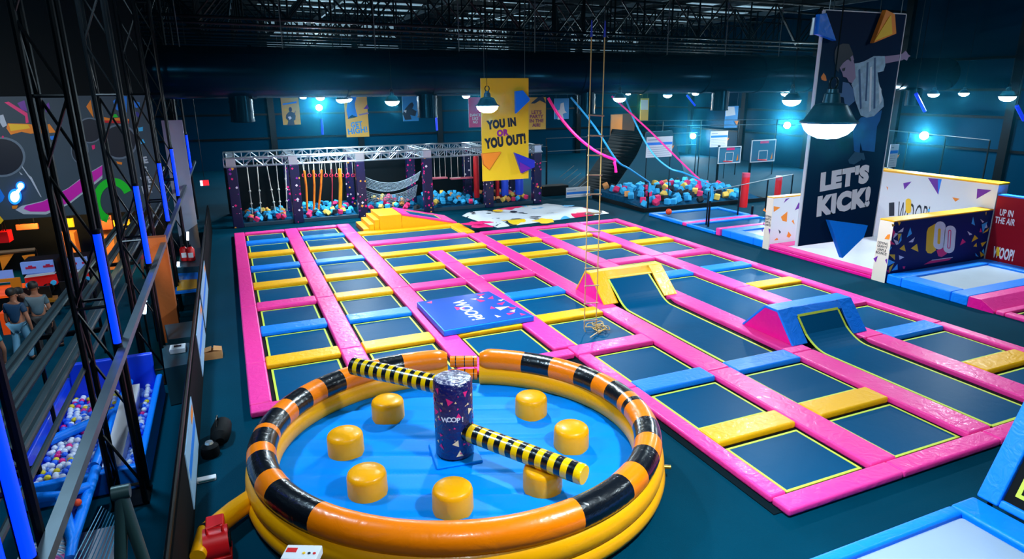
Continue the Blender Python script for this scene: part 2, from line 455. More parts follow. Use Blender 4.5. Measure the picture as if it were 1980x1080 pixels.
# double-width beds at the far end of lanes three and four
xa, xb = SX[2]+SW[2]/2, SX[4]-SW[4]/2
pad(xa+.003, xb-.003, YC[8]-.23, YC[8]+.23, ZDK, ZP+.004, YEL, 'extra long yellow cross pad at the head of the logo mat strip', 'cross pads of the court')
pad(xa+.003, xb-.003, YC[9]-.23, YC[9]+.23, ZDK, ZP+.004, PINK, 'extra long pink cross pad one row before the yellow stairs', 'cross pads of the court')
bed(xa, xb, YC[8]+.23, YC[9]-.23, 'double-width dark trampoline bed between the extra long yellow and pink pads')
bed(xa, xb, YC[9]+.23, 23.55, 'double-width dark trampoline bed in front of the yellow stairs')
pad(xa+.003, xb-.103, 23.55, 23.98, ZDK+.001, ZP, YEL, 'long yellow edge pad at the foot of the stair wedge', 'cross pads of the court')
pad(xb-.1, xb+.4, 22.19, 23.98, ZDK+.001, ZP-.006, YEL, 'yellow corner pad beside the white graffiti air bag', 'cross pads of the court')
# wedges
def wedge(k, m, label):
    L = 4 if k == 0 else 5
    x0, x1 = SX[L]-.02+.02, SX[L+1]+.06
    yf, yb = WY[k]; zt = ZP+.62
    yt0, yt1 = (13.5, 13.74) if k == 0 else (9.42, 9.78)
    t = thing('ramp_wedge', label, 'ramp', ((x0+x1)/2, (yf+yb)/2, ZP), 'padded wedges of the court')
    xi, xo = x0+.36, x1-.36
    # sides (magenta) as solid cheeks
    for s, (a, c) in enumerate(((x0+.01, x0+.06), (x1-.06, x1-.01))):
        b = MB(); b.prism([(a, yf, ZP+.004), (a, yb, ZP+.004), (a, yt1, zt-.012), (a, yt0, zt-.012)], (c-a, 0, 0)); obj('side_panel', b, MAG, t)
    def plate(b, pts, nrm, th=.06): b.slab(pts, th, nrm)
    nf = Vector((0, -(zt-ZP), (yt0-yf))).normalized(); nb = Vector((0, (zt-ZP), (yb-yt1))).normalized()
    def F(u): return (yf+(yt0-yf)*u, ZP+.01+(zt-ZP-.01)*u)
    b = MB()
    for (a, c) in ((x0, xi+.04), (xo-.04, x1)):
        b.prism([(a, *F(0)), (c, *F(0)), (c, *F(1)), (a, *F(1))], nf*-.05)
    b.prism([(xi+.04, *F(.74)), (xo-.04, *F(.74)), (xo-.04, *F(1)), (xi+.04, *F(1))], nf*-.05)
    obj('front_frame', b, m, t, bevel=.012, seg=2)
    b = MB(); b.prism([(x0, yt0, zt), (x1, yt0, zt), (x1, yt1, zt), (x0, yt1, zt)], (0, 0, -.06)); obj('ridge_pad', b, m, t, bevel=.02, seg=2)
    b = MB(); b.prism([(x0, yt1, zt), (x1, yt1, zt), (x1, yb, ZP+.01), (x0, yb, ZP+.01)], nb*-.05); obj('back_pad', b, m, t, bevel=.012, seg=2)
    b = MB(); b.prism([(x0+.07, yf+.16, ZP-.02), (x0+.07, yb-.1, ZP-.02), (x0+.07, yt1, zt-.09), (x0+.07, yt0+.02, zt-.09)], (x1-x0-.14, 0, 0)); obj('black_core', b, BLACK, t)
    return t
wedge(0, YEL, 'yellow padded ramp wedge with a magenta triangular side')
wedge(1, BLU, 'blue padded ramp wedge with a glossy flat ridge')
# logo mat
t = thing('logo_mat', 'square blue crash mat with printed logo and confetti shards', 'mat', (4.75, 13.4, ZP))
P4 = [(3.72,14.5),(5.62,14.58),(5.86,12.42),(3.72,12.34)]
b = MB(); b.prism([(x, y, ZP+.006) for x, y in P4], (0, 0, .13)); obj('foam_block', b, BLU, t, bevel=.02, seg=2)
b = MB(); cx, cy = 4.73, 13.46
b.prism([(cx+(x-cx)*.97, cy+(y-cy)*.97, ZP+.136) for x, y in P4], (0, 0, .006)); obj('printed_top', b, mat('logo_mat_print', (40, 90, 195), .25, coat=.6, bump=(5, .12, .02)), t)
zt = ZP+.143
b = MB()
for (x, y, w, h, a) in ((5.3,14.35,.16,.1,.3),(5.45,14.0,.18,.09,1),(5.15,13.9,.2,.1,2),(5.5,13.5,.17,.1,.6),(5.2,13.3,.13,.08,1.4),(5.62,13.1,.14,.1,2.2),(5.4,12.75,.16,.08,.2),(4.0,14.3,.12,.09,.9),(5.65,12.6,.1,.08,1.8)):
    b = MB(); b.prism([(x+w*math.cos(a), y+w*math.sin(a), zt), (x+h*math.cos(a+2.2), y+h*math.sin(a+2.2), zt), (x+h*math.cos(a+4), y+h*math.sin(a+4), zt)], (0, 0, .003)); obj('pink_shard', b, P_PNK, t)
for (x, y, w, h, a) in ((5.25,14.15,.13,.08,1.3),(5.38,13.2,.24,.15,.2),(5.05,14.1,.11,.07,2.6),(5.6,13.75,.13,.07,.4),(5.1,12.7,.12,.07,1.9),(5.55,12.9,.12,.08,.7)):
    b = MB(); b.prism([(x+w*math.cos(a), y+w*math.sin(a), zt), (x+h*math.cos(a+2.2), y+h*math.sin(a+2.2), zt), (x+h*math.cos(a+4), y+h*math.sin(a+4), zt)], (0, 0, .003)); obj('cream_shard', b, flat('print_cream', (250, 215, 160)), t)
text('WOOP!', .42, (4.62, 13.4, zt), (0, 0, -PI/2), P_WHT, t, bold=.02, sx=1.0)
b = MB(); b.prism([(4.42,13.75,zt-.001),(4.62,13.55,zt-.001),(4.4,13.5,zt-.001)], (0,0,.003)); obj('pink_wedge_print', b, P_PNK, t)

# ================================================================== STAIR WEDGE AND AIR BAG
t = thing('stair_wedge', 'yellow foam stairs with a pink framed trampoline sloping down from them', 'stairs', (5.5, 24.6, 0))
YA, YBK = 24.02, 25.6
STEPS = [(4.28, 4.5, .2), (4.5, 4.7, .35), (4.7, 4.9, .5), (4.9, 5.75, .64)]
for (a, c, z) in STEPS:
    b = MB(); b.box(a, c-.003, YA, YBK, 0, z); obj('stair_block', b, YEL, t, bevel=.02, seg=2)
b = MB(); b.prism([(5.75, YA, 0), (7.9, YA, 0), (7.9, YA, .1), (5.75, YA, .6)], (0, YBK-YA, 0)); obj('ramp_body', b, YEL, t, bevel=.015, seg=2)
def RZ(x): return .6+(x-5.75)/(7.9-5.75)*(.1-.6)
b = MB()
def ramp_strip(b, x0, x1, y0, y1, h0, h1):
    b.prism([(x0, y0, RZ(x0)+h0), (x1, y0, RZ(x1)+h0), (x1, y0, RZ(x1)+h1), (x0, y0, RZ(x0)+h1)], (0, y1-y0, 0))
ramp_strip(b, 5.76, 7.95, YA-.02, YA+.24, .002, .06); ramp_strip(b, 5.76, 7.95, YBK-.24, YBK+.02, .002, .06)
ramp_strip(b, 5.76, 6.15, YA+.24, YBK-.24, .002, .06); ramp_strip(b, 7.45, 7.95, YA+.24, YBK-.24, .002, .06)
obj('pink_frame', b, PINK, t)
b = MB(); ramp_strip(b, 6.2, 7.4, YA+.3, YBK-.3, .01, .03); obj('jump_mat', b, MATF, t)
b = MB()
for q in ((6.15, 6.2, YA+.24, YBK-.24), (7.4, 7.45, YA+.24, YBK-.24), (6.2, 7.4, YA+.24, YA+.3), (6.2, 7.4, YBK-.3, YBK-.24)): ramp_strip(b, *q, .01, .035)
obj('stitched_border', b, LIME, t)
# white air bag with painted splashes
q = [atZ(*p, 0.02) for p in ((893, 417), (1060, 397), (1178, 412), (962, 440))]
t = thing('air_bag', 'large white landing air bag with splashes of paint lying beside the stairs', 'air bag', (q[0]+q[1]+q[2]+q[3])/4)
bm_ = MB(); N = 28
for i in range(N+1):
    for j in range(N+1):
        u, v = i/N, j/N
        p = (q[0]*(1-u)*(1-v)+q[1]*u*(1-v)+q[2]*u*v+q[3]*(1-u)*v)
        e = min(u, 1-u, v, 1-v)
        h = .16*min(1, e*14)**.5 + (.03*math.sin(9*u+4*v)*math.sin(11*v-3*u) if e > .04 else 0)
        bm_.v.append(Vector((p.x, p.y, .02+h)))
for i in range(N):
    for j in range(N):
        a = i*(N+1)+j; bm_.face((a, a+N+1, a+N+2, a+1), True)
AB = bpy.data.materials.new('air_bag_print'); AB.use_nodes = True; nt = AB.node_tree; pb = nt.nodes['Principled BSDF']; pb.inputs['Roughness'].default_value = .4
tc = nt.nodes.new('ShaderNodeTexCoord'); base = (*lin((215, 222, 232)), 1); prev = None
for i, (col, sc_, thr, off) in enumerate((((20, 40, 55), .9, .60, 3.0), ((240, 200, 30), .5, .61, 11.0), ((70, 170, 230), .55, .60, 23.0), ((230, 20, 90), .35, .63, 40.0))):
    mp = nt.nodes.new('ShaderNodeMapping'); mp.inputs['Location'].default_value = (off, off*.7, 0); mp.inputs['Scale'].default_value = (1, 1.6, 1)
    nt.links.new(tc.outputs['Object'], mp.inputs[0])
    nz = nt.nodes.new('ShaderNodeTexNoise'); nz.inputs['Scale'].default_value = sc_; nz.inputs['Detail'].default_value = 3
    nt.links.new(mp.outputs[0], nz.inputs['Vector'])
    g = nt.nodes.new('ShaderNodeMath'); g.operation = 'GREATER_THAN'; g.inputs[1].default_value = thr; nt.links.new(nz.outputs['Fac'], g.inputs[0])
    mx = nt.nodes.new('ShaderNodeMix'); mx.data_type = 'RGBA'; nt.links.new(g.outputs[0], mx.inputs[0])
    if prev is None: mx.inputs[6].default_value = base
    else: nt.links.new(prev, mx.inputs[6])
    mx.inputs[7].default_value = (*lin(col), 1); prev = mx.outputs[2]
nt.links.new(prev, pb.inputs['Base Color'])
obj('cover', bm_, AB, t)
def blob(b, px, py, w, h, z, seed):
    rnd = random.Random(seed); c = atZ(px, py, z)
    ex = atZ(px+1, py, z)-c; ey = atZ(px, py+1, z)-c
    b.prism([c+ex*(w*math.cos(a)*r)+ey*(h*math.sin(a)*r) for a, r in ((2*PI*i/14, rnd.uniform(.6, 1.15)) for i in range(14))], (0, 0, .004))
b = MB(); blob(b, 917, 432, 27, 4, .235, 1); blob(b, 930, 437, 22, 3.5, .235, 2); blob(b, 938, 429, 18, 2, .237, 5); obj('pink_splash', b, P_PNK, t)
b = MB(); blob(b, 1052, 427, 24, 5, .235, 3); blob(b, 965, 407, 12, 2.5, .235, 4); obj('yellow_splash', b, P_YEL, t)
b = MB(); blob(b, 1098, 397.5, 14, 1.5, .235, 7); obj('blue_splash', b, P_CYAN, t)
b = MB(); blob(b, 993, 409, 8, 2, .237, 8); blob(b, 1036, 419, 13, 1.2, .236, 9); blob(b, 1140, 413, 12, 2.5, .236, 10); blob(b, 913, 410, 6, 1.2, .236, 12); obj('black_splash', b, P_BLK, t)

# ================================================================== STRIPED INFLATABLE RING
CX, CY, RA, RB, RANG = 2.49, 7.77, 2.61, 2.37, -0.45
RT, RZC = .185, .62
def ring_pt(tt, grow=0.0, z=0.0):
    a, c = (RA+grow)*math.cos(tt), (RB+grow)*math.sin(tt)
    return Vector((CX+a*math.cos(RANG)-c*math.sin(RANG), CY+a*math.sin(RANG)+c*math.cos(RANG), z))
def ring_t(px, py, z=RZC):
    p = atZ(px, py, z)-Vector((CX, CY, 0)); a = p.x*math.cos(RANG)+p.y*math.sin(RANG); c = -p.x*math.sin(RANG)+p.y*math.cos(RANG)
    return math.atan2(c/RB, a/RA)
TL, TR = ring_t(866, 702), ring_t(926, 700)                      # the two ends at the gap
span = (TR-TL) % (2*PI)
if span < PI: TL, TR, span = TR, TL, 2*PI-span                   # go the long way round
RING_C = Vector((CX, CY, 0))
ring = thing('inflatable_ring_game', 'round inflatable sweeper game with orange and black ring and blue floor', 'inflatable', RING_C)
TEAL_SEAM = mat('seam_tape', (250, 180, 40), .4)
# black bands given by where they sit along the tube
bands = []
for (px, py, wd) in ((752, 706, .085), (634, 744, .085), (572, 780, .085), (527, 824, .09), (505, 862, .09), (516, 912, .10), (578, 978, .15),
                     (1160, 968, .15), (1228, 898, .10), (1252, 842, .085), (1230, 790, .018), (1205, 766, .085), (1150, 731, .085), (1048, 701, .10)):
    bands.append((ring_t(px, py), wd))
NSEG = 260
def is_black(tt):
    for bt, w in bands:
        d = (tt-bt+PI) % (2*PI)-PI
        if abs(d) < w: return True
    return False
ts = [TL+span*i/NSEG for i in range(NSEG+1)]
b = MB()
rr = [RT*(1-.35*max(0, 1-min(i, NSEG-i)/3)**2) for i in range(NSEG+1)]
b.tube([ring_pt(x, 0, RZC) for x in ts], rr, 20, mfun=lambda i: 1 if is_black(ts[i]+span/NSEG/2) else 0)
obj('striped_top_tube', b, [ORANGE, IBLK], ring)
b = MB(); b.tube([ring_pt(x, .02, .36) for x in ts], .205, 18); obj('middle_tube', b, IYEL, ring)
b = MB(); b.tube([ring_pt(TL+.02+(span-.04)*i/NSEG, .10, .15) for i in range(NSEG+1)], .15, 16); obj('base_tube', b, IYEL, ring)
# entry rollers across the gap
p0, p1 = ring_pt(TL-.02), ring_pt(TR+.02)
for i, (zz, out) in enumerate(((.58, .0), (.36, -.06))):
    d = ((p0+p1)/2-RING_C).normalized()*out
    a = Vector((p0.x, p0.y, zz))+d; c = Vector((p1.x, p1.y, zz))+d
    o_, = (None,)
    b = MB(); pts = [a+(c-a)*k/27 for k in range(28)]
    b.tube(pts, .10, 14, mfun=lambda i: 1 if i % 9 == 5 else 0); obj('entry_roller', b, [ORANGE, IBLK], ring)
# quilted blue floor
b = MB(); M_ = 110; ca, sa = math.cos(-0.405), math.sin(-0.405)
def fz(x, y):
    v = -(x-CX)*sa*1.0 + (y-CY)*ca
    return .19-.03*abs(math.cos(PI*v/.46))**24
rad = [0, .25, .5, .75, .9, 1.0]
for i in range(61):
    for j in range(160):
        f_ = i/60*.985; w = 2*PI*j/160
        p = RING_C+(ring_pt(w)-RING_C)*f_; b.v.append(Vector((p.x, p.y, fz(p.x, p.y))))
for i in range(60):
    for j in range(160):
        a = i*160+j; c = i*160+(j+1) % 160; b.face((a, a+160, c+160, c), True)
obj('quilted_floor', b, IBLU, ring, smooth_angle=180)
PODS = [(671, 888), (877, 1003), (713, 970), (1104, 876), (1049, 961), (752, 818), (1027, 811)]
POD_P = []
for (px, py) in PODS:
    p = atZ(px, py, .19); d = Vector((p.x, p.y, 0)).normalized(); POD_P.append(p+d*.225)
pc = sum(POD_P, Vector())/len(POD_P)
for p in POD_P:
    b = MB(); b.lathe([(.245, .15), (.255, .2), (.252, .43), (.24, .47), (.215, .495), (.1, .515), (1e-5, .52)], (p.x, p.y, 0), 28); obj('pod', b, IYEL, ring)
# pillar
PX, PY = 2.44, 7.78
b = MB(); b.lathe([(.24, .24), (.268, .26), (.27, .8), (.268, 1.345), (.25, 1.37), (.12, 1.385), (1e-5, 1.39)], (PX, PY, 0), 36)
PIL = obj('pillar', b, mat('pillar_print', (16, 24, 92), .22, coat=.6, bump=(14, .6, .03)), ring)
b = MB(); b.lathe([(.05, .17), (.05, .3)], (PX, PY, 0), 12); obj('spindle', b, BLACK, ring)
b = MB(); b.prism([(PX+x*.36, PY+y*.36, .185) for x, y in ((-1,-.8),(.8,-1),(1,.8),(-.8,1))], (0, 0, .04)); obj('pillar_pad', b, IBLU, ring, bevel=.03, seg=3)
def on_pillar(ang, z, r=.2735): return (PX+r*math.cos(ang), PY+r*math.sin(ang), z)
rnd = random.Random(3)
vdir = math.atan2(-PY, -PX)
for colname, m_ in (('pink_shard', P_PNK), ('cream_shard', flat('print_cream', (250, 205, 110)))):
    for k in range(24):
        a = vdir+rnd.uniform(-1.5, 1.5); z = rnd.uniform(.32, 1.3); s_ = rnd.choice((.012, .02, .03, .05, .06)); rot = rnd.uniform(0, 6.3)
        b = MB(); b.poly([on_pillar(a+s_/.27*math.cos(rot+w), z+s_*math.sin(rot+w)) for w in (0, 2.3+rnd.uniform(-.4, .4), 4.1)])
        obj(colname, b, m_, PIL)
for i, ch in enumerate('WOOP!'):
    a = vdir+(-.46+i*.225); p = on_pillar(a, .86+(.012 if i in (1, 2) else 0), .2745)
    text(ch, .1, p, (PI/2, 0, a+PI/2), P_WHT, PIL, bold=.02, ext=.002)
# sweeper arms
def arm(p0, p1, name):
    p0, p1 = Vector(p0), Vector(p1); N_ = 60
    b = MB(); b.tube([p0+(p1-p0)*i/N_ for i in range(N_+1)], [.132]*N_+[.12], 18, mfun=lambda i: 1 if (i % 6) < 3 else 0)
    return obj(name, b, [mat('arm_yellow', (255, 205, 0), .25, coat=.5), IBLK], ring)
e = atZ(1130, 918, .62); c0 = Vector((PX, PY, .62)); d = (e-c0).normalized(); arm(c0+d*.22, e, 'sweeper_arm')
e = atZ(684, 707, 1.22); c0 = Vector((PX, PY, 1.22)); d = (e-c0).normalized(); arm(e, c0+d*.22, 'sweeper_arm')
p_ = ring_pt(ring_t(1278, 905, .15), .24, .18); d_ = (p_-Vector((CX, CY, .18))).normalized()
b = MB(); b.tube([p_, p_+d_*.09], .03, 10); obj('air_valve', b, mat('brass', (190, 150, 60), .35, .8), ring)
# inflation tube and blower
b0 = atZ(485, 962, .22); b1 = atZ(400, 1030, .22); b2 = atZ(382, 1075, .2)
b = MB(); b.tube([b0+Vector((.12, .06, 0)), b0*.6+b1*.4, b1, b1*.5+b2*.5, b2], [.13, .13, .125, .1, .085], 14); obj('inflation_sleeve', b, IYEL, ring)
b = MB(); dd = (b1-b0).normalized(); b.tube([b1-dd*.02, b1+dd*.02], .128, 14); obj('strap', b, BLACK, ring)
bl = atZ(414, 1078, 0.0)+Vector((.05, .02, 0))
t = thing('blower', 'red electric blower feeding air to the inflatable ring', 'blower', bl)
b = MB(); b.tube([bl+Vector((-.13, 0, .19)), bl+Vector((.13, 0, .19))], .17, 24); obj('fan_housing', b, RED, t, bevel=.0)
b = MB(); b.box(bl.x-.1, bl.x+.1, bl.y+.02, bl.y+.26, .2, .38); obj('outlet', b, RED, t, bevel=.02)
b = MB(); b.box(bl.x-.15, bl.x+.15, bl.y-.14, bl.y+.16, 0, .06); obj('foot', b, RED, t, bevel=.015)
b = MB(); b.tube([bl+Vector((-.08, -.05, .35)), bl+Vector((-.08, -.05, .43)), bl+Vector((.08, -.05, .43)), bl+Vector((.08, -.05, .35))], .018, 8); obj('handle', b, RED, t)
b = MB(); b.tube([bl+Vector((.13, 0, .19)), bl+Vector((.15, 0, .19))], .09, 20); obj('intake_grille', b, BLACK, t)
# white control box in front of the ring
c = atZ(583, 1066, .95)
t = thing('control_box', 'white box printed with red logos standing in front of the inflatable ring', 'control box', (c.x, c.y, 0))
ang = -.45; X_ = Vector((math.cos(ang), math.sin(ang), 0)); Y_ = Vector((-math.sin(ang), math.cos(ang), 0))
b = MB(); z0 = Vector((c.x, c.y, .86)); b.prism([z0+X_*.17*sx+Y_*.1*sy for sx, sy in ((-1,-1),(1,-1),(1,1),(-1,1))], (0, 0, .09)); obj('case', b, WHITE, t, bevel=.012, seg=2)
b = MB(); b.tube([(c.x, c.y, 0), (c.x, c.y, .86)], .025, 10); obj('stand', b, BSTEEL, t)
b = MB(); b.tube([(c.x, c.y, 0), (c.x, c.y, .03)], .16, 20); obj('base', b, BSTEEL, t)
b = MB(); zc = Vector((c.x, c.y, .951)); b.prism([zc+X_*(-.1+.05*sx)+Y_*(.02+.03*sy) for sx, sy in ((-1,-1),(1,-1),(1,1),(-1,1))], (0, 0, .002)); obj('red_logo', b, RED, t)
for k, mm in enumerate((P_YEL, P_BLK, RED)):
    b = MB(); p = zc+X_*(.03+.05*k)-Y_*.02; b.lathe([(.014, 0), (.014, .006)], p, 12); obj('button', b, mm, t)

# ================================================================== FLOOR CLUTTER BY THE PARTITION
c = atZ(413, 690, 0)
t = thing('cardboard_box', 'small open brown cardboard box on the walkway floor', 'box', c)
CARD = mat('cardboard', (190, 130, 75), .8)
b = MB(); w, dpt, h = .17, .13, .16
b.box(c.x-w, c.x+w, c.y-dpt, c.y+dpt, 0, .01)
for q in ((-w, -w+.008, -dpt, dpt), (w-.008, w, -dpt, dpt), (-w+.008, w-.008, -dpt, -dpt+.008), (-w+.008, w-.008, dpt-.008, dpt)): b.box(c.x+q[0], c.x+q[1], c.y+q[2], c.y+q[3], .01, h)
obj('carton', b, CARD, t)
for sx in (-1, 1):
    b = MB(); b.prism([(c.x+sx*w, c.y-dpt, h), (c.x+sx*w, c.y+dpt, h), (c.x+sx*.02, c.y+dpt, h+.035), (c.x+sx*.02, c.y-dpt, h+.035)], (0, 0, .006)); obj('flap', b, CARD, t)
c = atZ(430, 850, 0)
t = thing('duffel_bag', 'black duffel bag lying in the dark beside the inflatable ring', 'bag', c)
b = MB(); b.tube([c+Vector((-.02, -.28, .13)), c+Vector((-.02, -.2, .15)), c+Vector((0, 0, .16)), c+Vector((.02, .2, .15)), c+Vector((.02, .28, .13))], [.06, .135, .15, .135, .06], 16); obj('body', b, BLACK, t)
b = MB(); b.tube([c+Vector((-.05, -.12, .29)), c+Vector((-.05, -.08, .38)), c+Vector((-.03, .08, .38)), c+Vector((-.03, .12, .29))], .012, 6); obj('handle', b, BSTEEL, t)
c = atZ(408, 880, 0)
t = thing('motor_unit', 'small black motor with shiny cap on the floor beside the duffel bag', 'motor', c)
b = MB(); b.lathe([(.12, 0), (.13, .05), (.12, .16), (.07, .2)], c, 18); obj('housing', b, BLACK, t)
b = MB(); b.lathe([(.06, .2), (.05, .23), (1e-5, .235)], c, 16); obj('cap', b, ALU, t)
c = atZ(400, 928, 0)
t = thing('flat_carton', 'flat white printed carton on the floor near the partition', 'box', c)
b = MB(); b.box(c.x-.12, c.x+.12, c.y-.05, c.y+.05, 0, .045); obj('carton', b, WHITE, t, bevel=.006, seg=1)
b = MB(); b.box(c.x-.1, c.x+.1, c.y-.053, c.y-.0505, .012, .032); obj('printed_band', b, flat('print_teal', (40, 120, 130)), t)

# ================================================================== PRINT HELPERS
def polyY(b, pts, Y, cr=None, th=.004):
    p = [(cr[0]+u*cr[2], cr[1]+v*cr[2]) if cr else (u, v) for u, v in pts]
    b.prism([atY(x, y, Y) for x, y in p], (0, -th, 0))
def polyX(b, pts, X, cr=None, th=.004):
    p = [(cr[0]+u*cr[2], cr[1]+v*cr[2]) if cr else (u, v) for u, v in pts]
    b.prism([atX(x, y, X) for x, y in p], (-th, 0, 0))
def prints(kind, plane, shapes, parent, cr=None, name='printed_shard', th=.004):
    """each shape = (material, [points]); one part per shape"""
    for m_, pts in shapes:
        b = MB(); (polyY if kind == 'Y' else polyX)(b, pts, plane, cr, th); obj(name, b, m_, parent)
def sign_text(body, px, py, wpx, hpx, plane, kind, m, parent, tilt=0.0, bold=.03, name='lettering', line=.9, shear=0.0, lines=1):
    """lettering centred on a point of a real plane, as wide and as tall as given"""
    f = (lambda x, y: atY(x, y, plane)) if kind == 'Y' else (lambda x, y: atX(x, y, plane))
    c = f(px, py); h = abs(f(px, py-hpx/2).z-f(px, py+hpx/2).z)
    a, d = f(px-wpx/2, py), f(px+wpx/2, py)
    w = abs(d.x-a.x) if kind == 'Y' else abs(d.y-a.y)
    off = Vector((0, -.003, 0)) if kind == 'Y' else Vector((-.003, 0, 0))
    rot = (Matrix.Rotation(0 if kind == 'Y' else -PI/2, 3, 'Z') @ Matrix.Rotation(PI/2, 3, 'X') @ Matrix.Rotation(tilt, 3, 'Z')).to_euler()
    o = text(body, 1.0, c+off, rot, m, parent, name, bold=bold, line=line, ext=.002, shear=shear)
    xs = [v.co.x for v in o.data.vertices]; ys = [v.co.y for v in o.data.vertices]
    mx, my = (max(xs)+min(xs))/2, (max(ys)+min(ys))/2
    for v in o.data.vertices: v.co.x -= mx; v.co.y -= my
    o.scale = (w/(max(xs)-min(xs)), h/(max(ys)-min(ys)), 1)
    return o
def capsule(cx, cy, w, h, n=8, lean=0.0):
    r = w/2; pts = []
    for i in range(n+1): a = PI*i/n; pts.append((cx+r*math.cos(a)-lean*(-(h/2-r)-r*math.sin(a))/h*0+lean, cy-(h/2-r)-r*math.sin(a)))
    for i in range(n+1): a = PI+PI*i/n; pts.append((cx+r*math.cos(a)-lean, cy+(h/2-r)-r*math.sin(a)))
    return pts

# ================================================================== KICK CAGES
X0 = 16.0; XBK = 20.15
# dividing walls
def divider(name, y0, y1, x1, zt, m_near, label):
    t = thing(name, label, 'partition', (X0, (y0+y1)/2, 0))
    b = MB(); b.box(X0, x1, y0, y1, 0, zt-.04); obj('panel', b, m_near, t)
    b = MB(); b.box(X0-.01, x1, y0-.01, y1+.01, zt-.04, zt); obj('cap_rail', b, YEL, t, bevel=.01, seg=1)
    b = MB(); b.box(X0-.012, X0-.001, y0, y1, 0, zt-.041); obj('end_board', b, flat('cream_board', (235, 222, 205)), t)
    return t
W1Y0, W1Y1, W2Y0, W2Y1 = 15.79, 16.06, 11.54, 11.95
cr7 = (1440, 300, .3149); cr6 = (1660, 400, .17778); cr4 = (1680, 310, .15152)
w1 = divider('printed_divider', W1Y0, W1Y1, XBK-.02, 1.74, WHITE, 'white padded divider printed with orange and purple shards behind the jumping boy banner')
w2 = divider('printed_divider', W2Y0, W2Y1, XBK-.02, 1.72, NAVY, 'navy divider printed with yellow and white double letter O')
prints('Y', W1Y0-.001, [(P_PUR, [(240,292),(252,268),(275,262)]), (P_PUR, [(308,337),(332,288),(345,320)]), (P_ORG, [(178,312),(218,320),(178,348)]),
    (P_ORG, [(222,378),(262,345),(258,408),(232,402)]), (P_ORG, [(288,405),(298,394),(306,425)]), (P_BLK, [(207,455),(222,470),(214,482)]), (P_ORG, [(258,498),(268,468),(286,490),(272,506)]), (P_ORG, [(180,522),(198,506),(206,518)])], w1, cr7)
prints('X', X0-.014, [(P_ORG, [(112,340),(122,322),(132,348)]), (P_PUR, [(104,460),(112,448),(110,472)]), (P_PUR, [(146,448),(158,455),(152,485)])], w1, cr7)
sign_text('DEFYING\nGRAVITY\nLEAPS &\nBOUNCE!', 1483.5, 426, 15, 21, X0-.013, 'X', P_BLK, w1, bold=.0)
sh = []
for c_, L_ in ((P_YEL, [[(360,182),(396,195),(366,216)], [(425,156),(460,165),(441,202)], [(495,410),(444,455),(512,482)], [(635,400),(569,450),(650,486)], [(1262,304),(1300,340),(1229,380)], [(1392,374),(1330,392),(1344,432)], [(1282,390),(1286,432),(1249,428)], [(330,515),(396,516),(395,576)], [(386,610),(331,660),(336,714)], [(430,290),(466,290),(432,370)], [(1420,222),(1404,262),(1350,286)], [(1320,482),(1368,520),(1330,544)], [(1380,60),(1392,52),(1386,90)]]),
               (P_CYAN, [[(562,224),(580,290),(525,330)], [(1246,108),(1266,200),(1228,180)], [(320,565),(396,600),(318,640)], [(422,620),(426,680),(360,692)], [(466,292),(466,362),(436,402)], [(1340,190),(1402,160),(1352,280)], [(1270,500),(1306,542),(1275,532)], [(1362,450),(1370,520),(1340,482)], [(352,425),(362,440),(332,482)]]),
               (P_WHT, [[(490,224),(480,270),(424,276)], [(612,330),(590,382),(544,382)], [(1184,262),(1236,296),(1206,306)], [(1325,130),(1366,160),(1346,170)], [(440,524),(496,546),(445,572)], [(396,280),(430,290),(374,346)], [(430,372),(434,402),(410,412),(378,350)], [(1390,180),(1402,222),(1370,232)]]),
               (P_PNK, [[(1130,344),(1166,380),(1104,416)], [(374,236),(400,280),(370,330)], [(346,360),(396,406),(346,406)], [(1330,230),(1342,272),(1314,272)], [(480,645),(508,645),(500,670),(484,670)], [(305,690),(330,680),(326,716)]])):
    sh += [(c_, q) for q in L_]
prints('Y', W2Y0-.001, sh, w2, cr6)
prints('Y', W2Y0-.001, [(P_YEL, [(835,180),(760,225),(742,270),(732,470),(752,500),(790,505),(840,470)])], w2, cr6, 'yellow_letter')
prints('Y', W2Y0-.004, [(P_WHT, capsule(880, 308, 118, 305, lean=8))], w2, cr6, 'white_letter')
prints('Y', W2Y0-.007, [(P_YEL, capsule(876, 318, 30, 170, lean=4))], w2, cr6, 'letter_counter', .002)
prints('Y', W2Y0-.001, [(P_PNK, [(848,470),(940,440),(962,505),(905,542),(868,535)])], w2, cr6, 'pink_letter')
prints('Y', W2Y0-.004, [(P_WHT, capsule(990, 351, 122, 300, lean=8))], w2, cr6, 'white_letter')
prints('Y', W2Y0-.007, [(P_PNK, capsule(987, 350, 34, 205, lean=5))], w2, cr6, 'letter_counter', .002)
prints('Y', W2Y0-.010, [(P_WHT, capsule(987, 350, 16, 185, lean=5))], w2, cr6, 'letter_counter', .002)
prints('Y', W2Y0-.001, [(P_PNK, [(785,582),(1012,552),(985,577),(712,624)]), (P_WHT, [(800,574),(1024,544),(1020,552),(790,584)])], w2, cr6, 'printed_underline')
prints('X', X0-.014, [(P_ORG, [(282,345),(318,298),(345,295),(335,352)]), (P_PUR, [(163,560),(210,530),(188,600)]), (P_PUR, [(290,575),(312,560),(308,618)])], w2, cr6)
sign_text('DEFYING\nGRAVITY\nLEAPS &\nBOUNCE!', 1705.5, 479.5, 21, 25, X0-.013, 'X', P_BLK, w2, bold=.0)
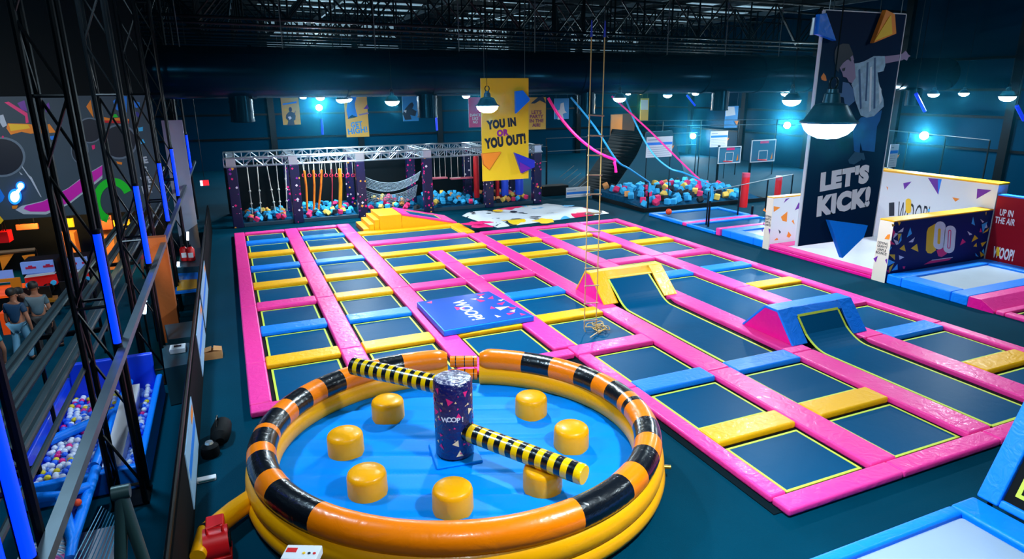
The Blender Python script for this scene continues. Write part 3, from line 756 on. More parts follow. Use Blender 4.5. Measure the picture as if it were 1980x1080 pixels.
# back wall of the cage
ZBK = 2.46
t = thing('printed_back_wall', 'tall white back wall of the kick cage with purple shards and yellow top rail', 'partition', (XBK, 13.8, 0))
b = MB(); b.box(XBK, XBK+.45, W2Y0, 15.6, 0, ZBK-.06); obj('panel', b, WHITE, t)
b = MB(); b.box(XBK-.02, XBK+.47, W2Y0-.02, 15.6, ZBK-.06, ZBK); obj('cap_rail', b, YEL, t, bevel=.01, seg=1)
prints('X', XBK-.001, [(P_PUR, [(440,290),(545,268),(455,370)]), (P_PUR, [(755,222),(882,235),(885,435)]), (P_BLU, [(882,234),(930,240),(886,435)]), (P_PUR, [(1385,360),(1565,380),(1375,490)]), (P_ORG, [(1065,470),(1160,488),(1105,526)]), (P_BLK, [(258,540),(325,533),(325,705),(258,710)]), (P_ORG, [(225,330),(245,345),(240,380)])], t, cr4)
sign_text('WOOP!', 1764, 418, 62, 50, XBK, 'X', P_BLK, t, bold=-.01)
prints('X', XBK-.004, [(P_YEL, capsule(505, 580, 70, 190)), (P_CYAN, [(755,620),(778,615),(775,650),(755,650)])], t, cr4)
# red wall
b = MB(); zr = atX(1918, 373, XBK).z
t = thing('red_wall', 'dark red printed wall panel with white slogan and blue top edge', 'partition', (XBK, 8.5, 0))
b.box(XBK, XBK+.2, 4.0, W2Y0-.03, 0, zr-.05); obj('panel', b, DRED, t)
b = MB(); b.box(XBK-.01, XBK+.21, 4.0, W2Y0-.03, zr-.05, zr); obj('top_edge', b, BLU, t, bevel=.01, seg=1)
sign_text('UP IN\nTHE AIR', 1945, 419.5, 40, 29, XBK-.001, 'X', P_WHT, t, bold=.02)
sign_text('WOOP!', 1940, 490, 42, 23, XBK-.001, 'X', P_WHT, t, bold=.04)
b = MB(); polyX(b, capsule(1929.5, 486, 6, 18), XBK-.006); obj('yellow_letter', b, P_YEL, t)
b = MB(); polyX(b, [(1932,500),(1941,496),(1938,502)], XBK-.002); obj('pink_underline', b, P_PNK, t)
# cage floor: pads and white mat
ZC = .2
t = thing('goal_platform', 'white floor mat of the kick cage edged with pink pads', 'platform', (18, 13.8, 0))
b = MB(); b.box(X0+.33, XBK-.02, W2Y1+.01, W1Y0-.02, 0, ZC-.03); obj('white_mat', b, mat('white_vinyl', (225, 228, 236), .3, bump=VB, coat=.3), t)
b = MB(); b.box(X0, X0+.32, W2Y1+.01, W1Y0-.02, ZC-.1, ZC); obj('pink_edge_pad', b, PINK, t, bevel=.02)
b = MB(); b.box(X0-.02, X0+.3, W2Y1+.01, W1Y0-.02, 0, ZC-.105); obj('pink_lower_pad', b, MAG, t, bevel=.02)
b = MB(); b.box(X0+.34, XBK-.03, W1Y0-.42, W1Y0-.03, ZC-.03, ZC); obj('pink_side_pad', b, PINK, t, bevel=.02)
# framed trampolines along that side
GREYM = mat('grey_jump_mat', (165, 178, 192), .4, bump=(4, .2, .03), var=(1.2, .2))
def framed(label, x0, x1, y0, y1, fw, m, z, fabric, group, fwx=None, lime=False):
    fx = fwx or fw
    t = thing('framed_trampoline', label, 'trampoline', ((x0+x1)/2, (y0+y1)/2, 0), group)
    for q in ((x0, x1, y0, y0+fw), (x0, x1, y1-fw, y1), (x0, x0+fx, y0+fw+.003, y1-fw-.003), (x1-fx, x1, y0+fw+.003, y1-fw-.003)):
        b = MB(); b.box(*q, 0, z); obj('edge_pad', b, m, t, bevel=.03)
    b = MB(); b.box(x0+fx+.002, x1-fx-.002, y0+fw+.002, y1-fw-.002, z-.09, z-.06); obj('jump_mat', b, fabric, t)
    if lime:
        b = MB(); border(b, x0+fx+.06, x1-fx-.06, y0+fw+.06, y1-fw-.06, z-.055, .035, .008); obj('stitched_border', b, LIME, t)
    return t
GT = 'framed trampolines beside the cages'
framed('blue framed trampoline with grey mat in front of the navy divider', X0+.02, XBK-.06, 9.35, W2Y0-.02, .42, BLU, .26, GREYM, GT, .5)
t = thing('step_wedge', 'pink sloping step pad next to the blue framed grey trampoline', 'pad', (18, 9, 0))
b = MB(); b.prism([(X0+.03, 9.34, 0), (X0+.03, 9.34, .26), (X0+.03, 9.06, .26), (X0+.03, 8.72, .07), (X0+.03, 8.72, 0)], (4.0, 0, 0)); obj('wedge_body', b, PINK, t, bevel=.015, seg=2)
b = MB(); b.prism([(X0+.018, 9.34, .005), (X0+.018, 9.34, .25), (X0+.018, 9.07, .25), (X0+.018, 8.74, .065), (X0+.018, 8.74, .005)], (.01, 0, 0)); obj('end_panel', b, MAG, t)
framed('pink framed black trampoline below the pink sloping step', X0+.02, XBK-.06, 5.2, 8.7, .2, PINK, .1, BLACK, GT, .22, True)
framed('blue framed trampoline with white mat behind the white divider', X0+.02, XBK-.06, W1Y1+.02, 18.1, .45, BLU, .26, GREYM, GT, .5)
t = pad(X0-.05, XBK-.06, 18.12, 18.34, 0, .27, PINK, 'pink end pad between the blue framed white trampoline and the dark trampolines', 'pads beside the cages')
q = atZ(1247, 412, .12); Yfar = q.y
framed('dark trampoline framed in blue nearest the foam pit', X0-.05, 19.6, 20.3, Yfar, .22, BLU, .12, MATF, GT)
pad(X0-.05, 19.6, 20.04, 20.28, 0, .135, PINK, 'pink divider pad between the two dark trampolines near the foam pit', 'pads beside the cages')
framed('dark trampoline between two pink pads near the slackline post', X0-.05, 19.6, 18.36, 20.02, .12, BLU, .12, MATF, GT)
c = atZ(1293, 410, .2)
tag((lambda b: (b.ball(c+Vector((0, 0, .02)), .13, 16, 10), obj('rubber_ball', b, mat('orange_ball', (240, 70, 20), .5)))[1])(MB()), 'orange ball resting on the dark trampoline near the foam pit', 'ball')

# ================================================================== NEAR CORNER PLATFORM
XP = 7.7; cz = .43
hin = atZ(1885, 959, cz); YP = hin.y; XH = hin.x
t = thing('landing_platform', 'pale grey landing mat edged in blue at the near corner of the walkway', 'platform', (6.2, 3.2, 0))
wl = atZ(1561, 1080, cz).x
b = MB(); b.box(wl-1.5, XH-.45, 0.6, YP-.14, 0, cz-.03); obj('landing_mat', b, mat('pale_mat', (150, 170, 196), .45, bump=(2.5, .2, .03), coat=.2), t, bevel=.06)
b = MB(); b.box(wl-1.5, XH-.42, YP-.14, YP+.02, 0, cz); obj('far_edge_pad', b, BLU, t, bevel=.04)
b = MB(); b.box(XH-.415, XH-.005, .6, YP+.02, 0, cz+.005); obj('side_pad', b, BLU, t, bevel=.04)
t = thing('wall_trampoline', 'steep blue padded wall trampoline with lime edged black bed', 'trampoline', (XH+.3, 2.8, cz))
up = atY(1980, 770, YP); up = Vector((up.x-XH, 0, up.z-cz)).normalized()
nrm = Vector((-up.z, 0, up.x))
def wp(s, y, d=0.0): v = Vector((XH+.01, y, cz+.01))+up*s+nrm*d; return v
WL_, YN = 2.3, .6
for (s0, s1, y0, y1) in ((0, WL_, YP-.24, YP), (0, .10, YN, YP-.243), (WL_-.25, WL_, YN, YP-.243)):
    b = MB(); b.prism([wp(s0, y0), wp(s1, y0), wp(s1, y1), wp(s0, y1)], nrm*-.1); obj('edge_pad', b, BLU, t, bevel=.025)
b = MB(); b.prism([wp(.10, YN, -.06), wp(WL_-.25, YN, -.06), wp(WL_-.25, YP-.243, -.06), wp(.10, YP-.243, -.06)], nrm*-.02); obj('bed', b, BLACK, t)
b = MB()
s0, s1, y0, y1 = .2, WL_-.33, YN+.1, YP-.33
for q in ((s0, s0+.045, y0, y1), (s1-.045, s1, y0, y1), (s0+.045, s1-.045, y1-.045, y1), (s0+.045, s1-.045, y0, y0+.045)):
    b.prism([wp(q[0], q[2], -.05), wp(q[1], q[2], -.05), wp(q[1], q[3], -.05), wp(q[0], q[3], -.05)], nrm*-.008)
obj('stitched_border', b, LIME, t)
b = MB()
for y in (YN+.1, YP-.1): b.tube([wp(WL_-.1, y, -.12), (XH+1.6, y, 0)], .03, 8); b.tube([wp(.1, y, -.12), (XH+.1, y, 0)], .03, 8)
obj('support_frame', b, BSTEEL, t)

# ================================================================== BANNERS
def banner(name, corners, Y, m, label, cat='banner', group=None, cables=True):
    P = [atY(*c, Y) for c in corners]; x0 = (P[0].x+P[3].x)/2; x1 = (P[1].x+P[2].x)/2; z1 = (P[0].z+P[1].z)/2; z0 = (P[2].z+P[3].z)/2
    t = thing(name, label, cat, ((x0+x1)/2, Y, z0), group)
    b = MB(); b.box(x0, x1, Y, Y+.035, z0, z1); obj('board', b, m, t)
    if cables:
        for x in (x0+.1, x1-.1):
            b = MB(); b.tube([(x, Y+.017, z1), (x, Y+.017, ZT)], .006, 5); obj('hanging_cable', b, GSTEEL, t)
    return t, (x0, x1, z0, z1)
YK = 8.0
kick, kr = banner('hanging_banner', ((1593, 18), (1748, 30), (1690, 457), (1545, 475)), YK, mat('kick_banner_print', (0, 24, 60), .6, spec=.08), 'tall dark blue hanging banner of a jumping boy above the kick cages')
b = MB(); b.box(kr[0]-.02, kr[0], YK-.01, YK+.045, kr[2], kr[3]); b.box(kr[1], kr[1]+.012, YK-.01, YK+.045, kr[2], kr[3]); b.box(kr[0], kr[1], YK-.01, YK+.045, kr[3], kr[3]+.015); obj('edge_frame', b, WHITE, kick)
sign_text("LET'S", 1634, 343, 92, 38, YK-.002, 'Y', P_WHT, kick, tilt=.075, bold=.075)
sign_text('KICK!', 1632, 389, 100, 40, YK-.002, 'Y', P_WHT, kick, tilt=.075, bold=.075)
k1 = (1560, 10, .2316); k2 = (1500, 0, .3055)
SKIN = flat('print_skin', (150, 130, 165)); SHIRT = mat('print_shirt', (150, 185, 215), .5, var=(9, .55)); JEAN = mat('print_jeans', (20, 95, 165), .5, var=(5, .4)); HAIR = flat('print_hair', (8, 18, 42))
for nm, m_, dz, pts, c_ in (('printed_arm', SKIN, .002, [(640,428),(790,410),(812,392),(838,400),(832,436),(800,458),(650,488)], k1),
    ('printed_hand', SKIN, .0025, [(786,412),(806,398),(822,380),(836,392),(845,410),(868,424),(850,432),(836,462),(812,452)], k1),
    ('printed_jeans', JEAN, .002, [(540,742),(600,738),(672,696),(660,760),(640,800),(625,960),(548,952),(535,900),(530,970),(495,955),(488,800)], k2),
    ('printed_shirt', SHIRT, .004, [(400,486),(440,480),(480,468),(560,425),(650,425),(655,500),(640,550),(590,562),(600,640),(640,790),(642,846),(560,925),(500,938),(450,920),(405,800),(385,690),(372,660),(408,604)], k1),
    ('printed_stripe', flat('print_stripe', (60, 95, 140)), .0055, [(500,480),(515,474),(508,640),(500,800),(486,800),(494,640)], k1),
    ('printed_stripe', flat('print_stripe', (60, 95, 140)), .0055, [(560,440),(576,436),(574,640),(572,860),(556,866),(560,640)], k1),
    ('printed_stripe', flat('print_pale', (215, 230, 245)), .0055, [(528,520),(545,510),(540,700),(534,880),(520,890),(524,700)], k1),
    ('printed_stripe', flat('print_pale', (215, 230, 245)), .0055, [(600,660),(622,700),(624,800),(606,830)], k1),
    ('printed_stripe', flat('print_stripe', (60, 95, 140)), .0055, [(430,540),(446,530),(452,700),(458,860),(444,870),(436,700)], k1),
    ('printed_forearm', flat('print_skin_dark', (70, 110, 160)), .006, [(300,640),(350,650),(388,700),(400,800),(342,850),(318,840),(308,770),(230,745),(238,726),(292,735)], k1),
    ('printed_neck', SKIN, .003, [(352,640),(380,560),(392,480),(412,500),(410,610),(385,655)], k1),
    ('printed_face', SKIN, .006, [(274,522),(300,486),(334,456),(386,440),(398,505),(384,600),(352,642),(332,604),(304,598),(296,566)], k1),
    ('printed_hair', HAIR, .008, [(232,392),(250,344),(300,320),(352,324),(384,400),(388,432),(366,470),(340,446),(306,478),(276,520),(262,560),(248,540),(232,470)], k1),
    ('printed_ear', SKIN, .010, [(364,434),(384,418),(394,456),(374,480)], k1),
    ('printed_brow', HAIR, .010, [(294,530),(322,520),(318,546),(300,552)], k1),
    ('printed_shoe', flat('print_shoe', (40, 80, 110)), .004, [(458,1012),(500,960),(548,968),(540,1012),(496,1040),(466,1034)], k2),
    ('printed_shoe', flat('print_shoe', (40, 80, 110)), .003, [(545,968),(556,966),(566,1008),(552,1014),(540,1000)], k2),
    ('printed_sunburst', P_ORG, .002, [(118,600),(140,565),(158,590),(166,630),(150,632),(124,622)], k1)):
    b = MB(); polyY(b, pts, YK-dz, c_, .0015); obj(nm, b, m_, kick)
def shard(parent, pts, Y, m_, cr=None, depth=.08, name='board_shard'):
    b = MB(); polyY(b, pts, Y, cr, depth); return obj(name, b, m_, parent, bevel=.004, seg=1)
shard(kick, [(1596, 424), (1671, 434), (1663, 457), (1622, 497)], YK-.02, BLU)
shard(kick, [(75, 78), (132, 70), (212, 300), (58, 244)], YK-.02, BLU, k1)
shard(kick, [(45, 105), (74, 98), (54, 250), (18, 250)], YK-.03, ALU, k1, .02, 'shard_edge')
shard(kick, [(628, 42), (700, 78), (712, 240), (524, 318)], YK-.02, P_ORG, k1)
shard(kick, [(690, 90), (702, 82), (712, 240), (560, 300)], YK-.101, P_YEL, k1, .01, 'shard_facet')
YY = 16.0
yb, yr = banner('hanging_banner', ((928, 151), (1021, 151), (1023, 345), (935, 350)), YY, mat('yellow_banner_print', (245, 200, 20), .45), 'tall yellow hanging banner reading you in or you out')
c5 = (880, 140, .20367)
sign_text('YOU IN', 969.5, 238.5, 57, 18, YY-.002, 'Y', P_BLK, yb, tilt=.09, bold=.07)
sign_text('OR', 972, 256.5, 23, 13.5, YY-.002, 'Y', flat('print_violet', (150, 20, 140)), yb, tilt=.09, bold=.07)
sign_text('YOU OUT!', 977, 272.5, 80, 21, YY-.002, 'Y', P_BLK, yb, tilt=.09, bold=.07)
for pts, m_ in (([(562,178),(630,170),(695,248),(692,268),(565,390)], BLU), ([(245,768),(425,750),(315,918),(262,870)], P_ORG), ([(552,758),(742,832),(742,895),(620,952)], mat('shard_blue', (40, 50, 190), .4)), ([(612,850),(720,908),(620,952)], P_PUR)):
    shard(yb, pts, YY-.02 if m_ is not P_PUR else YY-.125, m_, c5, .1 if m_ is not P_PUR else .02)
def small(corners, Y, m, label): return banner('hanging_banner', corners, Y, m, label, group='small banners hung beyond the court')
c4 = (400, 130, .32404); c0 = (420, 130, .24242); c7 = (440, 180, 1/6)
CREAMY = flat('banner_yellow', (240, 190, 70)); SKYB = flat('banner_blue', (40, 150, 225)); INK = flat('print_ink', (20, 45, 70))
t, _ = small(((543, 188), (578, 190), (581, 240), (547, 242)), 34, CREAMY, 'small yellow banner with a dark masked figure hung over the obstacle rig')
prints('Y', 33.99, [(INK, [(708,180),(722,160),(742,168),(748,196),(740,216),(716,214)]), (INK, [(716,216),(742,216),(775,230),(790,262),(786,310),(770,318),(780,372),(694,372),(704,322),(676,290),(680,252),(700,228)]), (INK, [(770,240),(790,200),(780,250)])], t, c7, 'printed_figure')
prints('Y', 33.97, [(P_WHT, [(700,275),(730,268),(745,290),(720,310)]), (SKYB, [(640,120),(800,95),(800,115),(640,138)]), (P_YEL, [(650,180),(690,180),(680,210),(655,205)])], t, c7, 'printed_patch')
t, _ = small(((665, 184), (708, 184), (715, 263), (670, 266)), 33, CREAMY, 'yellow banner with blue lettering get high near the obstacle rig')
sign_text('GET', 689.5, 240.5, 23, 11, 32.995, 'Y', SKYB, t, tilt=.1, bold=.04); sign_text('HIGH!', 691.5, 252, 38, 12, 32.995, 'Y', SKYB, t, tilt=.1, bold=.04)
prints('Y', 32.99, [(P_BLU, [(1400,30),(1500,30),(1475,120),(1490,210),(1510,270),(1440,280),(1400,300),(1380,200)]), (P_BLK, [(1390,300),(1440,250),(1505,275),(1440,290)]), (P_PUR, [(1620,130),(1640,180),(1575,185)]), (SKIN, [(1520,245),(1630,220),(1638,240),(1530,260)])], t, c7, 'printed_figure')
t, _ = small(((778, 182), (808, 182), (809, 233), (779, 235)), 33, SKYB, 'small blue banner with a crouching dark figure beside a duct outlet')
c0b = (420, 130, .24242)
prints('Y', 32.99, [(INK, [(1535,290),(1555,278),(1568,300),(1555,330),(1590,350),(1580,390),(1540,380),(1550,415),(1500,420),(1478,370),(1500,330)])], t, c0b, 'printed_figure')
prints('Y', 32.97, [(P_ORG, [(1600,300),(1622,310),(1608,325)]), (P_WHT, [(1485,345),(1510,340),(1505,365)])], t, c0b, 'printed_patch')
t, _ = small(((906, 188), (930, 188), (930, 246), (907, 246)), 30, flat('banner_pink', (215, 50, 120)), 'small pink banner half hidden behind the big yellow banner')
sign_text('DANCE\nLIKE\nNO', 919, 229, 20, 19, 29.995, 'Y', P_WHT, t, bold=.02)
t, _ = small(((1020, 189), (1056, 187), (1055, 250), (1023, 250)), 30, CREAMY, 'yellow banner reading lets party in the air')
sign_text("LET'S\nPARTY\nIN THE\nAIR!", 1037.5, 229, 27, 32, 29.995, 'Y', flat('print_plum', (140, 40, 90)), t, bold=.03)
prints('Y', 29.99, [(INK, [(1026,200),(1040,188),(1050,186),(1056,200),(1044,194),(1034,200)])], t, None, 'printed_figure')
t, _ = small(((1072, 190), (1100, 190), (1100, 229), (1072, 231)), 32, SKYB, 'small blue banner with a pale jumping figure beside the pink strap')
prints('Y', 31.99, [(P_WHT, [(1084,200),(1090,198),(1092,214),(1096,217),(1088,220),(1090,231),(1078,231),(1080,218),(1072,216),(1082,212)])], t, None, 'printed_figure')
t, _ = small(((1238, 190), (1254, 190), (1254, 235), (1239, 233)), 34, CREAMY, 'narrow cream and yellow banner beyond the warped ramp')
prints('Y', 33.99, [(P_WHT, [(1239,193),(1253,193),(1253,212),(1239,212)])], t, None, 'printed_patch')
t, _ = small(((1402, 205), (1427, 205), (1426, 247), (1403, 247)), 34, SKYB, 'narrow blue and white banner hung beyond the basketball hoops')
prints('Y', 33.99, [(P_WHT, [(1403,206),(1420,206),(1422,222),(1403,225)]), (P_ORG, [(1420,234),(1428,233),(1425,243)])], t, None, 'printed_patch')
# ================================================================== HIGH BAY LAMPS
HOUS = mat('lamp_housing', (22, 78, 98), .35, .5)
GLOW = mat('lamp_dome', (255, 255, 255), .4, emit=(215, 240, 255), strength=110)
def lamp_proto():
    t = thing('high_bay_lamp', '', 'lamp', (0, 0, 0), 'round high bay lamps')
    b = MB(); b.lathe([(.225, .0), (.235, .015), (.2, .03), (.17, .08), (.13, .15), (.07, .17), (.06, .24), (.045, .25), (.04, .28)], (0, 0, 0), 24); obj('housing', b, HOUS, t)
    b = MB(); b.lathe([(1e-5, -.13), (.08, -.122), (.15, -.09), (.19, -.05), (.21, -.002)], (0, 0, 0), 24); obj('dome', b, GLOW, t)
    b = MB(); pts = [(.045*math.cos(a), 0, .325+.05*math.sin(a)) for a in [2*PI*i/12 for i in range(12)]]; b.tube(pts, .01, 6, closed=True); obj('hook', b, BSTEEL, t)
    b = MB(); b.tube([(0, 0, .37), (0, 0, 5.15)], .006, 5); obj('cable', b, BSTEEL, t)
    return t
ZL = 4.83
LAMPS = [((4.7, 4.12), 'large high bay lamp hanging in front of the jumping boy banner'), ((4.7, 12.1), 'high bay lamp hanging in front of the yellow banner'),
 ((4.7, 20.0), 'high bay lamp beside the small blue banner with the crouching figure'), ((4.7, 28.0), 'high bay lamp right next to the get high banner'),
 ((4.7, 36.0), 'second high bay lamp behind the one at the get high banner'), ((4.7, 44.0), 'farthest high bay lamp of the row over the obstacle rig'),
 ((12.7, 12.3), 'high bay lamp just left of the jumping boy banner'), ((12.45, 19.6), 'high bay lamp above the climbing straps'), ((12.7, 36.0), 'small far high bay lamp beside the pink banner'),
 ((12.7, 44.0), 'farthest high bay lamp beside the blue banner with crouching figure'), ((20.7, 12.1), 'high bay lamp hanging over the red wall'), ((20.7, 20.0), 'high bay lamp behind the jumping boy banner'),
 ((20.6, 28.0), 'high bay lamp above the far end of the blue strap'), ((20.7, 36.0), 'small high bay lamp beside the hanging ladder top'), ((28.4, 28.0), 'high bay lamp above the basketball hoops'), ((27.5, 19.0), 'high bay lamp right of the jumping boy banner'),
 ((31.0, 20.0), 'small high bay lamp above the far railing'), ((28.7, 36.0), 'small high bay lamp above the floodlight'), ((28.7, 44.0), 'farthest small high bay lamp over the foam pit'),
 ((4.2, 23.9+2.2), 'high bay lamp beside the masked figure banner'), ((8.2, 44.5), 'small high bay lamp above the get high banner')]
proto = lamp_proto(); proto.location = (*LAMPS[0][0], ZL); proto['label'] = LAMPS[0][1]
for (x, y), lab in LAMPS[1:]: dup(proto, (x, y, ZL), lab)
for (x, y), lab in LAMPS: area('lamp_light', (x, y, ZL-.16), .3, LAMP_W, LAMP_C)
# wall floodlights
def wall_pt(px, py):
    p = atY(px, py, YB-.7)
    return p if p.x < XR-.7 else atX(px, py, XR-.7)
def flood(p, aim, label, w):
    t = thing('floodlight', label, 'lamp', p, 'floodlights on the far walls')
    d = (Vector(aim)-p).normalized(); s_ = d.cross(Vector((0, 0, 1))).normalized(); u_ = s_.cross(d)
    b = MB(); b.tube([p-d*.14, p-d*.1, p], [.1, .2, .23], 24); obj('case', b, BSTEEL, t)
    b = MB(); b.tube([p+d*.002, p+d*.02], .2, 24); obj('lens', b, mat('flood_lens', (255, 255, 255), .4, emit=(230, 245, 255), strength=400), t)
    q = Vector((p.x, YB-.01, p.z)) if p.y > YB-1 else Vector((XR-.01, p.y, p.z))
    b = MB(); b.tube([p-d*.12, q], .03, 6); obj('bracket', b, BSTEEL, t)
    o = area('flood_light', p+d*.1, .35, w, (.5, .82, 1.0)); o.rotation_euler = d.to_track_quat('-Z', 'Y').to_euler()
flood(wall_pt(1787, 262), (0, 0, 4), 'bright floodlight on the far wall above the railing', 220)
flood(wall_pt(1522, 242), (0, 0, 4), 'bright floodlight beside the jumping boy banner on the back wall', 500)
flood(wall_pt(1340, 263), (0, 0, 4), 'small floodlight on the back wall above the foam pit', 300)
flood(wall_pt(617, 208), (0, 0, 4), 'bright floodlight on the back wall above the obstacle rig', 500)
flood(wall_pt(950, 215), (0, 0, 4), 'floodlight on the back wall hidden behind the yellow banner', 300)

def zat(px, py, p):
    d = ray(px, py); return CZ+d.z*((d.x*p.x+d.y*p.y)/(d.x*d.x+d.y*d.y))
# ================================================================== OBSTACLE RIG
YR0, YR1 = 27.45, 30.3
PXs = [atZ(px, py, 0).x*YR0/atZ(px, py, 0).y for px, py in ((462, 441), (578, 431), (702, 418), (829, 407), (945, 398), (1037, 394))]
ZR0, ZR1 = 2.38, 2.70
POSTM = confetti('confetti_post', (14, 17, 64), ((240, 25, 120), (250, 170, 60), (235, 225, 240), (150, 40, 170), (240, 25, 120)), 5.4, .37)
t = thing('obstacle_rig', 'aluminium truss rig of the obstacle course standing on navy confetti posts', 'truss rig', (6.5, 28.9, 0))
def box_truss(b, p0, p1, w, h, step, r=.028, r2=.016):
    p0, p1 = Vector(p0), Vector(p1); d = (p1-p0).normalized(); s = d.cross(Vector((0, 0, 1))).normalized()*w/2; u = Vector((0, 0, h))
    for a, c in ((-1, 0), (1, 0), (-1, 1), (1, 1)): b.tube([p0+s*a+u*c, p1+s*a+u*c], r, 6)
    k = max(2, round((p1-p0).length/step)); dl = (p1-p0)/k
    for i in range(k):
        q = p0+dl*i
        for a in (-1, 1):
            b.tube([q+s*a+(u if i % 2 else u*0), q+dl+s*a+(u*0 if i % 2 else u)], r2, 5)
        b.tube([q-s+u, q+dl+s+u] if i % 2 else [q+s+u, q+dl-s+u], r2, 5)
        b.tube([q-s, q-s+u], r2, 5); b.tube([q+s, q+s+u], r2, 5)
for y in (YR0, YR1):
    b = MB(); box_truss(b, (PXs[0]-.25, y, ZR0), (PXs[5]+.25, y, ZR0), .3, .32, .36); obj('long_truss', b, ALU, t)
for x in PXs:
    b = MB(); box_truss(b, (x, YR0+.16, ZR0+.02), (x, YR1-.16, ZR0+.02), .3, .28, .4); obj('cross_truss', b, ALU, t)
for i, x in enumerate(PXs):
    for y in (YR0, YR1):
        b = MB(); b.box(x-.19, x+.19, y-.19, y+.19, 0, ZR0-.03); obj('padded_post', b, POSTM, t, bevel=.03)
        b = MB(); b.box(x-.17, x+.17, y-.17, y+.17, ZR0-.025, ZR1+.02); obj('corner_block', b, ALU, t)
# pit walls
PITB = mat('pit_border', (8, 50, 72), .6)
t = thing('foam_pit_curb', 'low dark padded curb framing the foam pits of the rig', 'curb', (6.5, 27.4, 0))
for i in range(5):
    for y in (YR0-.1, YR1+.02):
        b = MB(); b.box(PXs[i]+.2, PXs[i+1]-.2, y, y+.1, 0, .16); obj('curb_pad', b, PITB, t, bevel=.02)
b = MB(); b.box(PXs[0]-.3, PXs[5]+.5, YR1+.5, YR1+.58, 0, 2.2); tag(obj('backdrop_screen', b, BLACK), 'black screen wall standing behind the obstacle rig', 'screen')
# foam cubes
CUBEC = {'sky blue': mat('foam_sky', (45, 175, 235), .8), 'yellow': mat('foam_yellow', (245, 205, 90), .8), 'pink': mat('foam_pink', (235, 45, 110), .8),
         'black': mat('foam_black', (14, 20, 30), .8), 'orange': mat('foam_orange', (240, 160, 90), .8)}
def cube_mesh(m, s=.175):
    bm = bmesh.new(); bmesh.ops.create_cube(bm, size=s)
    bmesh.ops.bevel(bm, geom=list(bm.edges), offset=.018, segments=1, affect='EDGES')
    me = bpy.data.meshes.new('foam_cube'); bm.to_mesh(me); bm.free(); me.materials.append(m); return me
CM_ = {k: cube_mesh(m) for k, m in CUBEC.items()}
def cubes(x0, x1, y0, y1, n, where, weights, heap, seed, sz=1.0):
    rnd = random.Random(seed); nx = max(1, round(math.sqrt(n*(x1-x0)/(y1-y0)))); ny = math.ceil(n/nx); k = 0
    for i in range(nx):
        for j in range(ny):
            if k >= n: return
            k += 1
            x = x0+(i+.5+rnd.uniform(-.35, .35))*(x1-x0)/nx; y = y0+(j+.5+rnd.uniform(-.35, .35))*(y1-y0)/ny
            c = rnd.choices(list(CUBEC), weights)[0]
            o = bpy.data.objects.new('foam_cube', CM_[c]); COL.objects.link(o)
            o.location = (x, y, heap(x, y)+.03*sz+rnd.uniform(0, .05)); o.rotation_euler = (rnd.uniform(0, 3), rnd.uniform(0, 3), rnd.uniform(0, 3))
            o.scale = (sz, sz, sz)
            tag(o, '%s foam cube in the %s' % (c, where), 'foam cube', '%s foam cubes in the %s' % (c, where))
BAYN = ['rig bay with slanted white ropes', 'rig bay with orange straps', 'rig bay with cargo nets', 'rig bay with hanging planks', 'rig bay with blue punch bags']
BAYM = mat('foam_pit_floor', (10, 70, 105), .9, var=(7, .8), spec=.05)
for i in range(5):
    sl = .22 if i else .07; b = MB(); b.prism([(PXs[i]+.2, YR0+.02, 0), (PXs[i]+.2, YR1, 0), (PXs[i]+.2, YR1, .09+sl), (PXs[i]+.2, YR0+.02, .09)], (PXs[i+1]-PXs[i]-.4, 0, 0)); tag(obj('pit_liner', b, BAYM), 'blue foam liner at the bottom of the %s' % BAYN[i], 'liner')
    cubes(PXs[i]+.3, PXs[i+1]-.3, YR0+.12, YR1-.5, 40, BAYN[i], ((7, 1.5, 1.5, 1, .4), (5, 1, 1.5, 3, .3), (4, 1.6, 3, 2, 1), (7, 1, 2.5, .5, .4), (4, 2, 2, 1, 2))[i],
          lambda x, y, i=i: .17+.22*max(0, (y-YR0)/2.8)*(1 if i else .3)+(.12 if i in (2, 3) else 0)*math.sin((x-PXs[i])*1.5), 11+i)
ROPE = mat('white_rope', (215, 215, 205), .8); ORS = mat('orange_strap', (245, 130, 15), .6); NETM = mat('net_cord', (150, 175, 190), .8); PNKP = mat('plank_pink', (225, 110, 130), .5)
YMID = 28.7
ROPE_L = ['nearest the corner post', 'second from the corner post', 'third from the corner post', 'fourth from the corner post', 'fifth from the corner post']
for i, (xt, xb) in enumerate(((478, 489), (498, 506), (516, 534), (535, 544), (553, 556))):
    a = atY(xt, 326, YMID); c = atY(xb, 418, YMID)
    a.z = ZR0-.02; c.z = .3
    tt = thing('climbing_rope', 'slanted white knotted rope of the rig, %s' % ROPE_L[i], 'rope', c, 'slanted white ropes of the rig')
    b = MB(); b.tube([a, c], .022, 6); obj('cord', b, ROPE, tt)
    for u in (.05, .55, .8):
        b = MB(); b.ball(a+(c-a)*u, .05, 8, 6); obj('knot', b, ROPE, tt)
for i, (xt, xb, w) in enumerate(((588, 594, 1), (607, 607, 1), (624, 616, 1), (642, 642, .6), (658, 658, 1.7))):
    a = atY(xt, 325, YMID-.4); c = atY(xb, 405, YMID-.4); a.z = ZR0-.02; c.z = .32
    tt = thing('hanging_strap', 'orange strap hanging in the rig, %s' % ['beside the navy post', 'second from the navy post', 'slanted, third in the bay', 'thin red one', 'thick yellow one'][i], 'strap', c, 'orange straps of the rig')
    m_ = [ORS, ORS, ORS, flat('strap_red', (170, 50, 70)), mat('strap_yellow', (250, 165, 20), .6)][i]
    b = MB(); mid = (a+c)/2+Vector((.03, 0, 0)); top = a*.82+c*.18
    b.tube([top, mid, c], .045*w, 8); obj('webbing', b, m_, tt)
    b = MB(); b.tube([a, top], .012, 6); obj('cord', b, ROPE, tt)
